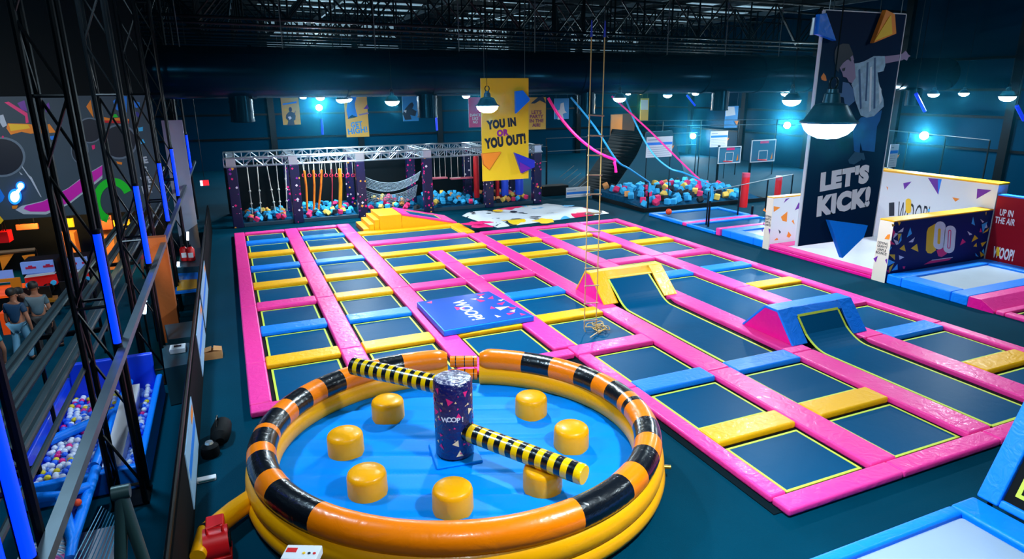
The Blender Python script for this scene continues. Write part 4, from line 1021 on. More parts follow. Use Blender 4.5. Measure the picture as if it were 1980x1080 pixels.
for i in range(11):
    px = 586+i*10.6; a = atY(px, 322, YMID+.5); z = zat(px, 338, Vector((a.x, a.y, 0)))
    tt = thing('hanging_ring', 'small red ring hanging on a cord behind the orange straps, %s from the corner post' % ORD[i], 'ring', (a.x, a.y, z), 'red rings of the rig')
    b = MB(); b.tube([(a.x+.07*math.cos(w), a.y, z-.02+.07*math.sin(w)) for w in [2*PI*k/12 for k in range(12)]], .018, 6, closed=True); obj('ring', b, flat('ring_red', (215, 25, 70)), tt)
    b = MB(); b.tube([(a.x, a.y, z+.06), (a.x, a.y, ZR0)], .009, 5); obj('cord', b, ROPE, tt)
def net(label, x0, x1, y0, y1, ztop, sag, nx, ny, hang):
    tt = thing('cargo_net', label, 'net', ((x0+x1)/2, (y0+y1)/2, ztop-sag), 'cargo nets of the rig')
    def P(u, v):
        return Vector((x0+(x1-x0)*u, y0+(y1-y0)*v, ztop-sag*4*u*(1-u)-hang*v+.03*(u-.5)))
    b = MB()
    for i in range(nx+1): b.tube([P(i/nx, j/ny) for j in range(ny+1)], .016, 5)
    for j in range(ny+1): b.tube([P(i/nx, j/ny) for i in range(nx+1)], .02 if j in (0, ny) else .014, 5)
    obj('mesh', b, NETM, tt)
net('upper white cargo net slung between two confetti posts', PXs[2]+.15, PXs[3]-.15, YR0+.5, YR0+1.0, 1.72, .42, 16, 6, .42)
net('lower white cargo net slung under the upper net', PXs[2]+.15, PXs[3]-.3, YR0+.6, YR0+1.0, 1.12, .35, 16, 7, .55)
for i, (xa, xb) in enumerate(((828, 864), (871, 913))):
    y = YR0+.9+.35*i
    a = atY(xa, 345, y); c = atY(xb, 342 if i == 0 else 338, y); z = a.z
    tt = thing('hanging_plank', 'pink plank hanging on white ropes, %s the navy post' % ('beside' if i == 0 else 'farther from'), 'plank', ((a.x+c.x)/2, y, z), 'pink planks of the rig')
    b = MB(); b.box(a.x, c.x, y-.14, y+.14, z-.04, z+.03); obj('board', b, PNKP, tt, bevel=.01, seg=1)
    for k in range(4):
        x = a.x+.06+(c.x-a.x-.12)*k/3
        b = MB(); b.tube([(x, y, z+.03), (x, y, ZR0)], .012, 5); obj('rope', b, ROPE, tt)
for i, (px, w, m_, lab, ztop) in enumerate(((922, .13, RED, 'tall red hanging pad at the side of the yellow banner', 2.25), (946, .16, flat('bag_blue', (30, 75, 225)), 'blue punch bag below the yellow banner, first from the red pad', 1.4),
      (962, .09, RED, 'narrow red pad between the blue punch bags', 1.4), (976, .18, flat('bag_blue', (30, 75, 225)), 'blue punch bag below the yellow banner, second from the red pad', 1.4), (1004, .2, flat('bag_blue', (30, 75, 225)), 'blue punch bag below the yellow banner, third from the red pad', 1.4))):
    p = atY(px, 380, YR0+.75); tt = thing('punch_bag', lab, 'punch bag', (p.x, p.y, .35), 'hanging bags of the rig')
    b = MB(); b.lathe([(w*.9, .35), (w, .42), (w, ztop-.06), (w*.9, ztop)], (p.x, p.y, 0), 16); obj('bag', b, m_, tt)
    b = MB(); b.tube([(p.x, p.y, ztop), (p.x, p.y, ZR0)], .015, 5); obj('chain', b, BSTEEL, tt)

# ================================================================== RIGHT FOAM PIT, WARPED WALL, POSTS, STRAPS
pa = atZ(1168, 383, 0); pb_ = atZ(1215, 410, 0); pc_ = atZ(1248, 411, 0)
FX0, FY0 = 16.15, pc_.y+.02
FX1, FY1 = 23.0, 27.6
t = thing('foam_pit_curb', 'low black rail curb around the big corner foam pit', 'curb', ((FX0+FX1)/2, (FY0+FY1)/2, 0))
for q in ((FX0, FX1, FY0, FY0+.08), (FX0, FX0+.08, FY0+.082, FY1), (FX1-.08, FX1, FY0+.082, FY1)):
    b = MB(); b.box(*q, 0, .18); obj('curb_pad', b, BLACK, t, bevel=.015)
b = MB(); b.prism([(FX0+.1, FY0+.1, 0), (FX0+.1, FY1, 0), (FX0+.1, FY1, .42), (FX0+.1, FY0+2.2, .42), (FX0+.1, FY0+.1, .12)], (FX1-FX0-.2, 0, 0)); tag(obj('pit_liner', b, BAYM), 'blue foam liner at the bottom of the big corner foam pit', 'liner')
cubes(FX0+.2, FX1-.25, FY0+.25, FY1-.25, 96, 'big corner foam pit', (7, 1.2, 1.6, 2.5, .8), lambda x, y: .18+.34*max(0, min(1, (y-FY0)/2.2)), 31, 1.45)
# warped running wall: side panel with concave front
TEAL = mat('teal_board', (18, 92, 112), .5); 
t = thing('warped_wall', 'dark curved running ramp with pale teal side behind the corner foam pit', 'ramp', (17, 28.5, 0))
yw0, yw1 = FY1+.1, FY1+3.4
side = [atY(1172, 395, yw0), atY(1190, 362, yw0), atY(1212, 330, yw0), atY(1232, 300, yw0), atY(1246, 268, yw0), atY(1250, 255, yw0), atY(1300, 252, yw0), atY(1330, 398, yw0)]
side[0].z = 0; side[-1].z = 0
cv = side[:6]; fine = []
for i in range(5):
    p0, p1, p2, p3 = cv[max(0, i-1)], cv[i], cv[i+1], cv[min(5, i+2)]
    for k in range(5):
        u = k/5; fine.append(.5*((2*p1)+(p2-p0)*u+(2*p0-5*p1+4*p2-p3)*u*u+(3*p1-p0-3*p2+p3)*u**3))
fine.append(cv[5]); NF = len(fine)-1; side = fine+side[6:]
b = MB(); b.prism(side, (0, .06, 0)); obj('side_panel', b, TEAL, t)
b = MB()
for i in range(NF):
    a, c = side[i], side[i+1]; b.poly([a+Vector((0, .06, 0)), c+Vector((0, .06, 0)), c+Vector((0, 3.2, 0)), a+Vector((0, 3.2, 0))], True)
b2 = obj('running_face', b, mat('ramp_face', (3, 10, 15), .75, spec=.1), t); sm = b2.modifiers.new('thick', 'SOLIDIFY'); sm.thickness = .03
# amber shelf
t = thing('amber_shelf', 'tall amber lit shelf unit seen beyond the warped running ramp', 'shelf', atY(1205, 340, 30.9))
s0, s1 = atY(1178, 340, 30.9), atY(1204, 221, 30.9); AMB = mat('amber_panel', (150, 95, 20), .5)
s0.z = max(s0.z, .0)
b = MB(); b.box(s0.x, s1.x, 30.9, 30.98, 0, s1.z); obj('front_panel', b, AMB, t)
x2 = atY(1240, 300, 30.9).x
b = MB(); b.box(s1.x, x2, 31.7, 31.75, 0, s1.z); obj('back_panel', b, mat('shelf_back', (60, 40, 22), .6), t)
for z in (1.1, 1.9, 2.7):
    b = MB(); b.box(s1.x+.003, x2, 30.95, 31.69, z, z+.06); obj('shelf_board', b, AMB, t)
area('shelf_light', (s1.x+.6, 30.2, 4.2), .3, 60, (1, .6, .2), (-.5, 0, 0))
# slackline posts, rails and climbing straps
def post(base, ztop, label, r=.04, name='steel_post'):
    t = thing(name, label, 'post', base)
    b = MB(); b.tube([(base.x, base.y, 0), (base.x, base.y, ztop)], r, 10); obj('pole', b, BSTEEL, t)
    b = MB(); b.box(base.x-.1, base.x+.1, base.y-.1, base.y+.1, 0, .02); obj('base_plate', b, BSTEEL, t)
    return t
b1 = atZ(1252, 409, 0); z1 = zat(1252, 352, b1); post(b1, z1, 'black post at the corner of the foam pit holding the blue strap')
b2_ = atZ(1369, 441, 0); z2 = zat(1369, 357, b2_); post(b2_, z2, 'black post holding the ends of the pink and blue straps')
b3 = atZ(1453, 420, 0); post(b3, zat(1453, 398, b3), 'short black post with yellow cap by the pink pad', .05)
HOT = mat('hot_pink_strap', (255, 20, 150), .5); CYS = mat('sky_strap', (30, 165, 225), .5)
def strap(label, pts, r, m_, tail=None):
    t = thing('climbing_strap', label, 'strap', pts[-1], 'climbing straps')
    P_ = [Vector(p) for p in pts]; S_ = []
    for i in range(len(P_)-1):
        p0 = P_[max(0, i-1)]; p1 = P_[i]; p2 = P_[i+1]; p3 = P_[min(len(P_)-1, i+2)]
        for k in range(6):
            u = k/6; S_.append(.5*((2*p1)+(p2-p0)*u+(2*p0-5*p1+4*p2-p3)*u*u+(3*p1-p0-3*p2+p3)*u**3))
    S_.append(P_[-1])
    b = MB(); b.tube(S_, r, 8); obj('webbing', b, m_, t)
    if tail:
        b = MB(); b.tube(tail, [.03, .06, .05, .06], 8); obj('loose_end', b, m_, t)
    return t
# the straps run from the duct hangers down to the two posts
ys = 22.6
e1 = Vector((b1.x, b1.y, z1)); e2 = Vector((b2_.x, b2_.y, z2))
a = atY(1190, 309, 21.6)
strap('thick sagging pink strap ending in a loose tail', [atY(1060, 189, ys), atY(1080, 222, 22.4), atY(1110, 258, 22.1), atY(1140, 284, 21.9), atY(1165, 299, 21.7), a], .055, HOT,
      [a, a+Vector((-.04, 0, -.1)), atY(1190, 322, 21.6), atY(1191, 333, 21.6)])
strap('straight sky blue strap ending at the foam pit corner post', [atY(1104, 188, ys), atY(1150, 245, 22.6), atY(1192, 309, 22.5), e1*.4+atY(1192, 309, 22.5)*.6, e1], .04, CYS, [e1, e1+Vector((.02, -.05, -.1)), e1+Vector((.0, -.05, -.3)), e1+Vector((.02, -.05, -.42))])
s = atY(1352, 347, 19.9)
strap('straight pink strap running down to the slackline post', [atY(1183, 186, ys), atY(1250, 247, 21.6), atY(1300, 296, 20.8), s], .035, HOT, [s, s+Vector((.03, 0, -.08)), atY(1353, 356, 19.9), atY(1355, 362, 19.9)])
strap('sagging sky blue strap hung beside the pink one', [atY(1209, 190, ys), atY(1232, 244, 22.0), atY(1262, 296, 21.3), atY(1295, 325, 20.6), atY(1320, 333, 20.2), s, e2], .035, CYS, [e2, e2+Vector((.0, -.05, -.15)), e2+Vector((.02, -.05, -.4)), e2+Vector((0, -.05, -.6))])
# safety rails
def rail(label, p, q, zs, r=.02):
    t = thing('safety_rail', label, 'rail', p, 'black safety rails')
    b = MB()
    for z in zs: b.tube([(p.x, p.y, z), (q.x, q.y, z)], r, 6)
    obj('bars', b, GSTEEL, t)
    k = max(1, int((q-p).length/2.2))
    for i in range(k+1):
        w = p+(q-p)*i/k; b = MB(); b.tube([(w.x, w.y, 0), (w.x, w.y, max(zs))], .03, 8); obj('upright', b, BSTEEL, t)
rail('grey rail from the slackline post towards the red posts', b2_+Vector((.15, .3, 0)), Vector((23.5, 22.2, 0)), (1.35,))
rail('grey rail behind the corner foam pit', Vector((15.9, 32.2, 0)), Vector((26, 32.2, 0)), (1.9, 2.6))
rail('grey railing above the white cage wall below the floodlight', Vector((26.0, 15.5, 0)), Vector((29.5, 24.5, 0)), (1.5, 3.2))
rail('grey rail behind the basketball hoops', Vector((22, 34, 0)), Vector((33, 30, 0)), (3.0, 3.3))
rail('grey rail of the walkway behind the rig screen', Vector((13.8, 31.5, 0)), Vector((15.8, 31.9, 0)), (1.4, 2.2))
# red padded columns and hoops
for (px, py, ptop, lab, r) in ((1437, 400, 334, 'tall red padded column behind the pink pad', .17), (1502, 386, 340, 'red padded column with pink top beside the white divider', .15)):
    p = atZ(px, py, 0); zt_ = zat(px, ptop, p)
    t = thing('padded_column', lab, 'column', p, 'red padded columns')
    b = MB(); b.lathe([(r, 0), (r, zt_-.18)], p, 18); obj('padding', b, RED, t)
    b = MB(); b.lathe([(r*1.03, zt_-.18), (r*1.03, zt_)], p, 18); obj('top_sleeve', b, flat('sleeve_pink', (200, 60, 90)), t)
GL = mat('clear_backboard', (70, 130, 165), .1, spec=.6)
def hoop(label, cs, yy, sq, ring_c):
    P4_ = [atY(*c, yy) for c in cs]; x0, x1, z0, z1 = P4_[0].x, P4_[1].x, P4_[2].z, P4_[0].z
    t = thing('basketball_hoop', label, 'basketball hoop', ((x0+x1)/2, yy, z0), 'basketball hoops')
    b = MB(); b.box(x0, x1, yy, yy+.03, z0, z1); obj('backboard', b, GL, t)
    b = MB(); w = .05
    for q in ((x0, x1, z0, z0+w), (x0, x1, z1-w, z1), (x0, x0+w, z0+w, z1-w), (x1-w, x1, z0+w, z1-w)): b.box(q[0], q[1], yy-.02, yy-.001, q[2], q[3])
    obj('frame', b, WHITE, t)
    a, c = atY(*sq[0], yy), atY(*sq[1], yy); b = MB(); w = .035
    for q in ((a.x, c.x, c.z, c.z+w), (a.x, c.x, a.z-w, a.z), (a.x, a.x+w, c.z, a.z), (c.x-w, c.x, c.z, a.z)): b.box(q[0], q[1], yy-.012, yy-.001, q[2], q[3])
    obj('target_square', b, WHITE, t)
    r = atY(*ring_c, yy); b = MB(); b.tube([(r.x+.24*math.cos(w_), yy-.3+.24*math.sin(w_), r.z) for w_ in [2*PI*k/20 for k in range(20)]], .02, 6, closed=True); obj('rim', b, RED, t)
    b = MB(); b.box(x0+(x1-x0)*.35, x0+(x1-x0)*.7, yy-.008, yy-.001, z1-.2, z1-.07); obj('pink_logo', b, P_PNK, t)
    b = MB(); b.prism([(x1-.3, yy-.004, z0+.12), (x1-.16, yy-.004, z0+.16), (x1-.2, yy-.004, z0+.5)], (0, -.004, 0)); obj('orange_shard', b, P_ORG, t)
    b = MB(); b.tube([((x0+x1)/2, yy+.04, (z0+z1)/2), ((x0+x1)/2, yy+.9, (z0+z1)/2)], .05, 8); b.tube([((x0+x1)/2, yy+.9, 0), ((x0+x1)/2, yy+.9, z1)], .07, 8); obj('support_pole', b, BSTEEL, t)
hoop('basketball hoop with orange rim nearer the foam pit', ((1390, 284), (1434, 278), (1434, 314)), 29.0, ((1403, 294), (1417, 311)), (1400, 311))
hoop('basketball hoop with bright white frame nearer the boy banner', ((1454, 271), (1501, 270), (1501, 311)), 28.0, ((1467, 291), (1483, 308)), (1466, 308))
# rule boards
def rules(cs, yy, label, plane='Y'):
    P4_ = [atY(*c, yy) for c in cs]; x0, x1, z0, z1 = P4_[0].x, P4_[1].x, P4_[2].z, P4_[0].z
    t = thing('rules_board', label, 'sign', ((x0+x1)/2, yy, z0), 'white rules boards')
    b = MB(); b.box(x0, x1, yy, yy+.03, z0, z1); obj('board', b, WHITE, t)
    h = z1-z0
    b = MB(); b.box(x0+.02, x1-.02, yy-.006, yy-.001, z1-.40*h, z1-.27*h); obj('blue_band', b, P_BLU, t)
    b = MB()
    for k in range(5): b.box(x0+.06, x1-.1-.05*(k % 3), yy-.005, yy-.001, z0+h*(.08+.1*k), z0+h*(.10+.1*k))
    b.box(x0+.06, x0+(x1-x0)*.4, yy-.005, yy-.001, z1-.17*h, z1-.12*h)
    obj('printed_lines', b, flat('print_grey', (150, 165, 190)), t)
    b = MB(); b.prism([(x1-.02, yy-.002, z1-.5*h), (x1+.1, yy-.002, z1-.45*h), (x1+.02, yy-.002, z1-.62*h)], (0, -.006, 0)); obj('orange_shard', b, P_ORG, t)
    for x in (x0+.05, x1-.05):
        b = MB(); b.tube([(x, yy+.04, 0), (x, yy+.04, z1)], .02, 6); obj('stand', b, BSTEEL, t)
rules(((1251, 265), (1301, 265), (1301, 302)), 24.5, 'white rules board with blue band above the foam pit')
rules(((1095, 363), (1141, 363), (1141, 392)), 28.2, 'white rules board standing behind the air bag')
rules(((1375, 254), (1408, 254), (1408, 283)), 30.5, 'white rules board above the basketball hoop')
rules(((1723, 279), (1739, 279), (1739, 322)), 19.0, 'narrow white rules board beside the jumping boy banner')
# stacked rods on the floor beyond the air bag
b = MB(); b.box(14.2, 15.6, 29.0, 29.7, 0, .5); tag(obj('equipment_crate', b, BLACK, bevel=.04), 'black equipment crate behind the white rules board', 'crate')
for k in range(5):
    a = atY(1083+8*k, 342+6*k, 29.5); c = atY(1110+7*k, 320+7*k, 29.5); b = MB(); b.tube([a, c], .018, 6)
    tag(obj('steel_rod', b, ALU), 'thin pale steel rod leaning above the crate, %s from the rig' % ORD[k], 'rod', 'leaning steel rods')
# duct-hung dark blue strips on the far walls
for (px0, py0, px1, py1, yy, lab) in ((1771, 181, 1788, 215, 19, 'blue light strip above the floodlight'), (1966, 205, 1980, 232, 16, 'blue light strip beside the lamp over the red wall'), (1328, 184, 1344, 204, 40, 'blue light strip above the foam pit'), (622, 230, 624, 260, 40, 'blue light strip under the floodlight of the back wall'), (843, 225, 845, 252, 40, 'blue light strip below the duct outlet')):
    b = MB(); p0_, p1_ = atY(px0, py0, yy), atY(px1, py1, yy); b.tube([p0_, p1_], .07, 8)
    ls = tag(obj('light_strip', b, mat('blue_strip', (20, 40, 160), .4, emit=(20, 50, 230), strength=.8)), lab, 'light strip', 'blue light strips')
    b = MB(); b.tube([p0_, (p0_.x, p0_.y, ZT)], .012, 5); obj('hanging_cord', b, BSTEEL, ls)

# ================================================================== ROPE LADDER
lb = atZ(1150, 640, ZM); LY = lb.y
RP = mat('jute_rope', (205, 165, 95), .8); RUNG = mat('ash_rung', (215, 190, 150), .6)
xa_ = atY(1138, 300, LY).x; xb_ = atY(1162.5, 300, LY).x
ztop = atY(1163, 72, LY).z
t = thing('rope_ladder', 'long rope ladder with wooden rungs hanging down to a trampoline bed', 'ladder', (lb.x, LY, ZM))
for x in (xa_, xb_):
    b = MB(); b.tube([(x, LY, ztop), (x, LY, .16), (x+.02, LY-.02, ZM+.03)], .011, 6); obj('rope', b, RP, t)
    b = MB(); b.tube([(x, LY, ztop), (x, LY, ztop+.3)], [.025, .012], 6); obj('blue_sling', b, flat('sling_blue', (30, 60, 190)), t)
    b = MB(); b.tube([(x, LY, ztop+.3), (x, LY, ZT)], .006, 5); obj('hanging_cable', b, BSTEEL, t)
zz = atY(1150, 223, LY).z; dz = atY(1150, 223, LY).z-atY(1150, 262, LY).z
k = 0
while zz > .2:
    b = MB(); b.tube([(xa_-.025, LY-.01, zz+.012), (xb_+.03, LY-.01, zz-.012)], .014, 8); obj('rung', b, RUNG, t); zz -= dz
rnd = random.Random(5)
b = MB()
for k in range(5):
    c = atZ(1150+rnd.uniform(-4, 16), 634+rnd.uniform(-10, 10), ZM+.03); r = rnd.uniform(.07, .14)
    b.tube([c+Vector((r*math.cos(w)*1.2, r*math.sin(w), .02+.05*abs(math.sin(w*1.5+k)))) for w in [2*PI*i/18 for i in range(18)]], .011, 6, closed=True)
obj('coiled_rope', b, RP, t)
for k in range(3):
    c = atZ(1148+10*k, 648-9*k, ZM+.05); a_ = .5+k*.5; b = MB(); b.tube([c-Vector((.14*math.cos(a_), .14*math.sin(a_), 0)), c+Vector((.14*math.cos(a_), .14*math.sin(a_), .02))], .014, 8); obj('rung', b, RUNG, t)

# ================================================================== ARCADE SIDE
# partition along the walkway with notice sheets
XPW = -.93
b = MB(); b.box(XPW-.08, XPW, 3.0, 27.0, 0, .95); t = tag(obj('walkway_partition', b, mat('partition_black', (3, 5, 8), .8, spec=.1)), 'long low black partition wall between the walkway and the arcade', 'partition')
b = MB(); b.tube([(XPW-.04, 3.0, 1.0), (XPW-.04, 27.0, 1.0)], .03, 8); obj('top_rail', b, BSTEEL, t)
SHEET = mat('pale_sheet', (150, 190, 225), .5)
for i, (y0, y1, z0, z1, lab) in enumerate(((8.0, 9.7, .12, .9, 'pale blue poster on the partition beside the black duffel bag'), (12.3, 14.6, .12, .93, 'pale blue poster on the partition above the cardboard box'), (15.0, 18.2, .15, .93, 'pale poster on the partition beyond the cardboard box'))):
    t = thing('notice_poster', lab, 'poster', (XPW, (y0+y1)/2, z0), 'posters on the walkway partition')
    b = MB(); b.box(XPW+.002, XPW+.014, y0, y1, z0, z1); obj('sheet', b, SHEET, t)
    b = MB(); b.box(XPW+.0145, XPW+.018, y0+.1, y1-.1, z0+.35, z0+.5); obj('blue_band', b, P_BLU, t)
    b = MB(); b.box(XPW+.0145, XPW+.018, y1-.5, y1-.1, z1-.2, z1-.08); obj('orange_mark', b, P_ORG, t)
# lattice towers with neon tubes
NEON = mat('neon_blue', (10, 60, 255), .4, emit=(0, 42, 255), strength=1.9)
def tower(y, label):
    x = -1.7; y += .2; w = .17
    t = thing('truss_tower', label, 'truss tower', (x, y, 0), 'black truss towers along the arcade')
    C4 = [(-w, -w), (w, -w), (w, w), (-w, w)]
    b = MB()
    for a, c in C4: b.tube([(x+a, y+c, 0), (x+a, y+c, 8.2)], .035, 8)
    obj('legs', b, BSTEEL, t)
    b = MB(); k = 0; z = .3; h = .8
    while z < 8:
        for i in (0, 2) if k % 2 else (0, 3):
            (a, c), (a2, c2) = C4[i], C4[(i+1) % 4]
            lo, hi = ((a, c), (a2, c2)) if (k+i) % 2 else ((a2, c2), (a, c))
            b.tube([(x+lo[0], y+lo[1], z), (x+hi[0], y+hi[1], z+h)], .018, 5)
            if k % 3 == 0: b.tube([(x+a, y+c, z), (x+a2, y+c2, z)], .02, 5)
        k += 1; z += h
    obj('lattice', b, BSTEEL, t)
    b = MB(); b.box(x-.22, x+.22, y-.22, y+.22, 0, .02); obj('base_plate', b, BSTEEL, t)
TY = [4.5, 8.58, 12.5, 17.0, 21.2, 25.5, 30.0]
for i, y in enumerate(TY): tower(y, 'black lattice truss tower along the arcade edge, %s from the near end' % ORD[i])
for i, (y, dz) in enumerate(((4.5, 0), (8.58, 0), (12.5, .05), (17.0, 0), (21.2, 0), (25.5, -.05), (30.0, -.1))):
    t = thing('neon_tube', 'glowing blue neon tube on a truss tower, %s from the near end' % ORD[i], 'neon tube', (-1.5, y, 2.2), 'blue neon tubes on the truss towers')
    b = MB(); b.tube([(-1.5, y, 2.24+dz), (-1.5, y, 3.58+dz)], .042, 12); obj('tube', b, NEON, t)
    for z_ in (2.19, 3.58):
        b = MB(); b.tube([(-1.5, y, z_+dz), (-1.5, y, z_+.05+dz)], .05, 12); obj('end_cap', b, BSTEEL, t)
t = thing('neon_tube', 'second blue neon tube side by side with the nearest one', 'neon tube', (-1.62, 4.4, 2.2), 'blue neon tubes on the truss towers')
b = MB(); b.tube([(-1.62, 4.4, 2.3), (-1.62, 4.4, 3.6)], .035, 12); obj('tube', b, NEON, t)
b = MB(); b.tube([(-1.62, 4.4, 2.25), (-1.62, 4.4, 2.3)], .042, 12); obj('end_cap', b, BSTEEL, t)
# long beam and pipe bundle fixed to the towers
b = MB(); b.box(-1.5, -1.41, 3.6, 33, 2.09, 2.18); tag(obj('long_beam', b, GSTEEL), 'grey square beam running along the truss towers below the neon tubes', 'beam')
PIPE = mat('dark_pipe', (42, 56, 60), .45, .3, var=(2, .4))
for i, (x, z, r) in enumerate(((-1.97, 2.12, .03), (-1.9, 1.95, .03), (-2.02, 2.05, .045), (-2.2, 1.9, .06), (-2.34, 2.0, .03), (-2.48, 1.92, .05), (-2.62, 2.02, .03), (-2.76, 1.95, .045))):
    b = MB(); b.tube([(x, 4.2+.35*i, z), (x, 33, z)], r, 8)
    tag(obj('steel_pipe', b, PIPE), 'dark grey pipe of the bundle behind the truss towers, %s from the towers' % ORD[i], 'pipe', 'pipe bundle behind the truss towers')
for i, y in enumerate((6.5, 10.5, 14.7, 19, 23.4)):
    b = MB(); b.box(-2.85, -1.92, y-.04, y+.04, 1.8, 1.86); tag(obj('pipe_bracket', b, BSTEEL), 'black cross bracket under the pipe bundle, %s from the near end' % ORD[i], 'bracket', 'brackets under the pipes')
    b = MB(); b.tube([(-2.8, y, 0), (-2.8, y, 1.8)], .03, 6); tag(obj('bracket_post', b, BSTEEL), 'black post under the pipe bundle, %s from the near end' % ORD[i], 'post', 'posts under the pipes')
# mural wall over the bar
YM = 21.0
mz0, mz1 = atY(170, 414, YM).z, atY(60, 186, YM).z
t = thing('mural_wall', 'dark graffiti mural wall with loudspeaker circles and magenta smile', 'mural', (-8, YM, mz0))
b = MB(); xm1 = atY(300, 300, YM).x; b.box(-15, xm1, YM, YM+.15, mz0, mz1); obj('wall_panel', b, mat('mural_ground', (54, 72, 88), .6, var=(.5, .35)), t)
b = MB(); b.box(-15, xm1, YM+.02, YM+.15, mz1, 8.5); obj('upper_wall', b, BLACK, t)
ma = (0, 170, 220/1584); mb_ = (180, 170, 240/1620); mc = (0, 320, 220/1584); md = (180, 320, 240/1620)
GREY = flat('mural_grey', (105, 122, 140)); LG = flat('mural_light', (190, 200, 215))
def disc(b, cx, cy, rx, ry, Y, cr, th=.004, n=28): polyY(b, [(cx+rx*math.cos(2*PI*i/n), cy+ry*math.sin(2*PI*i/n)) for i in range(n)], Y, cr, th)
for (cx, cy, rx, ry, cr) in ((20, 960, 300, 250, ma), (1250, 590, 170, 160, ma), (1110, 870, 110, 160, ma), (340, 700, 215, 205, mb_)):
    b = MB(); disc(b, cx, cy, rx*1.12, ry*1.12, YM-.002, cr); obj('speaker_rim', b, GREY, t)
    b = MB(); disc(b, cx, cy, rx, ry, YM-.008, cr); obj('speaker_cone', b, P_BLK, t)
MAGM = flat('mural_magenta', (225, 20, 190))
for (cr, m_, pts, d) in ((mc, LG, [(215,615),(300,560),(600,490),(950,310),(1170,140),(1425,-10),(1425,175),(1190,365),(960,540),(640,680),(330,675)], .002),
        (mc, MAGM, [(330,600),(360,560),(600,500),(950,318),(1180,148),(1425,0),(1425,130),(1190,330),(955,515),(640,640),(420,638)], .008),
        (ma, P_ORG, [(90,560),(110,490),(400,500),(560,530),(690,500),(780,620),(560,630),(420,635),(300,610),(150,650)], .004),
        (ma, P_YEL, [(120,500),(390,510),(420,560),(150,600)], .009),
        (ma, P_PNK, [(60,200),(120,190),(380,350),(400,480),(360,490),(350,390),(150,260)], .004), (ma, P_PUR, [(240,210),(340,170),(385,330),(300,300)], .004),
        (ma, P_PUR, [(620,250),(680,200),(700,280),(640,340)], .004), (ma, LG, [(0,380),(45,370),(100,520),(40,550),(0,480)], .004),
        (ma, P_ORG, [(1200,260),(1262,165),(1305,420)], .004), (mb_, P_ORG, [(80,365),(240,400),(340,385),(470,405),(465,460),(80,440)], .004), (mb_, RED, [(80,420),(470,430),(465,465),(90,450)], .009),
        (mb_, P_BLU, [(260,170),(370,95),(440,110),(440,320),(380,320),(300,280)], .004), (mb_, P_BLU, [(490,150),(610,190),(610,250),(560,260),(500,210)], .004), (mb_, flat('mural_indigo', (45, 45, 150)), [(500,310),(580,310),(625,370),(600,390)], .004),
        (mb_, P_GRN, [(235,345),(300,340),(330,380),(260,385)], .006), (mb_, P_BLU, [(95,460),(150,465),(165,530),(100,540)], .006), (mb_, P_PNK, [(420,500),(480,540),(485,600),(440,590)], .006),
        (mb_, P_CYAN, [(540,530),(650,505),(650,560),(580,570)], .006), (mb_, P_ORG, [(550,590),(600,620),(570,700),(550,690)], .006), (mb_, P_CYAN, [(555,740),(650,665),(680,715),(580,745)], .006),
        (ma, P_BLU, [(690,670),(755,665),(760,720),(710,720)], .006), (ma, P_PNK, [(22,680),(40,660),(58,680),(40,700)], .006), (ma, P_PNK, [(1275,800),(1320,790),(1325,840),(1290,860)], .006),
        (mc, LG, [(305,0),(400,130),(440,160),(580,440),(560,430),(480,290),(430,200),(380,130),(310,30)], .006), (mc, LG, [(262,80),(300,110),(318,130),(290,125)], .006), (mc, LG, [(705,140),(715,60),(735,60),(715,140)], .006),
        (mc, P_YEL, [(0,700),(50,760),(10,810),(0,810)], .006), (mc, P_ORG, [(165,560),(255,545),(230,600),(175,600)], .010), (mc, P_BLU, [(0,320),(65,430),(40,490),(0,520)], .006), (mb_, P_ORG, [(300,955),(380,970),(375,1000),(320,990)], .006)):
    b = MB(); polyY(b, pts, YM-d, cr); obj('painted_shape', b, m_, t)
b = MB(); pts = []
cx, cy = 260, 460
for i in range(25): a = -PI*.15-(PI*1.25)*i/24; pts.append((cx+265*math.cos(a), cy+300*math.sin(a)))
for i in range(25): a = -PI*1.4+(PI*1.25)*i/24; pts.append((cx+165*math.cos(a), cy+200*math.sin(a)))
for i in range(24): polyY(b, [pts[i], pts[i+1], pts[48-i], pts[49-i]], YM-.011, md)
obj('green_arc', b, P_GRN, t)
for (ch, px, py, w, h) in (('E', 281, 309, 9, 13), ('S', 280, 328, 11, 13), ('WE', 282, 348, 19, 14), ('RE', 284, 366, 18, 15)):
    sign_text(ch, px, py, w, h, YM-.012, 'Y', LG, t, tilt=.12, bold=.05)
sign_text('e', 209.5, 315, 6, 11, YM-.012, 'Y', P_WHT, t, bold=.05)
# neon pin sign on the mural
t = thing('pin_sign', 'glowing white bowling pin shaped sign with blue outline on the mural', 'sign', atY(36, 370, YM-.1))
b = MB()
polyY(b, [(285+62*math.cos(a), 280+62*math.sin(a)) for a in [2*PI*i/18 for i in range(18)]], YM-.05, mc, .03); polyY(b, [(210+92*math.cos(a), 430+108*math.sin(a)) for a in [2*PI*i/22 for i in range(22)]], YM-.05, mc, .03)
obj('blue_outline', b, mat('neon_outline', (30, 110, 255), .4, emit=(20, 110, 255), strength=2.0), t)
b = MB(); disc(b, 288, 282, 42, 42, YM-.085, mc, .02); disc(b, 208, 432, 62, 75, YM-.085, mc, .02); polyY(b, [(225,345),(270,310),(300,330),(250,400)], YM-.085, mc, .02)
obj('white_pin', b, mat('neon_white', (255, 255, 255), .4, emit=(225, 235, 255), strength=2.5), t)
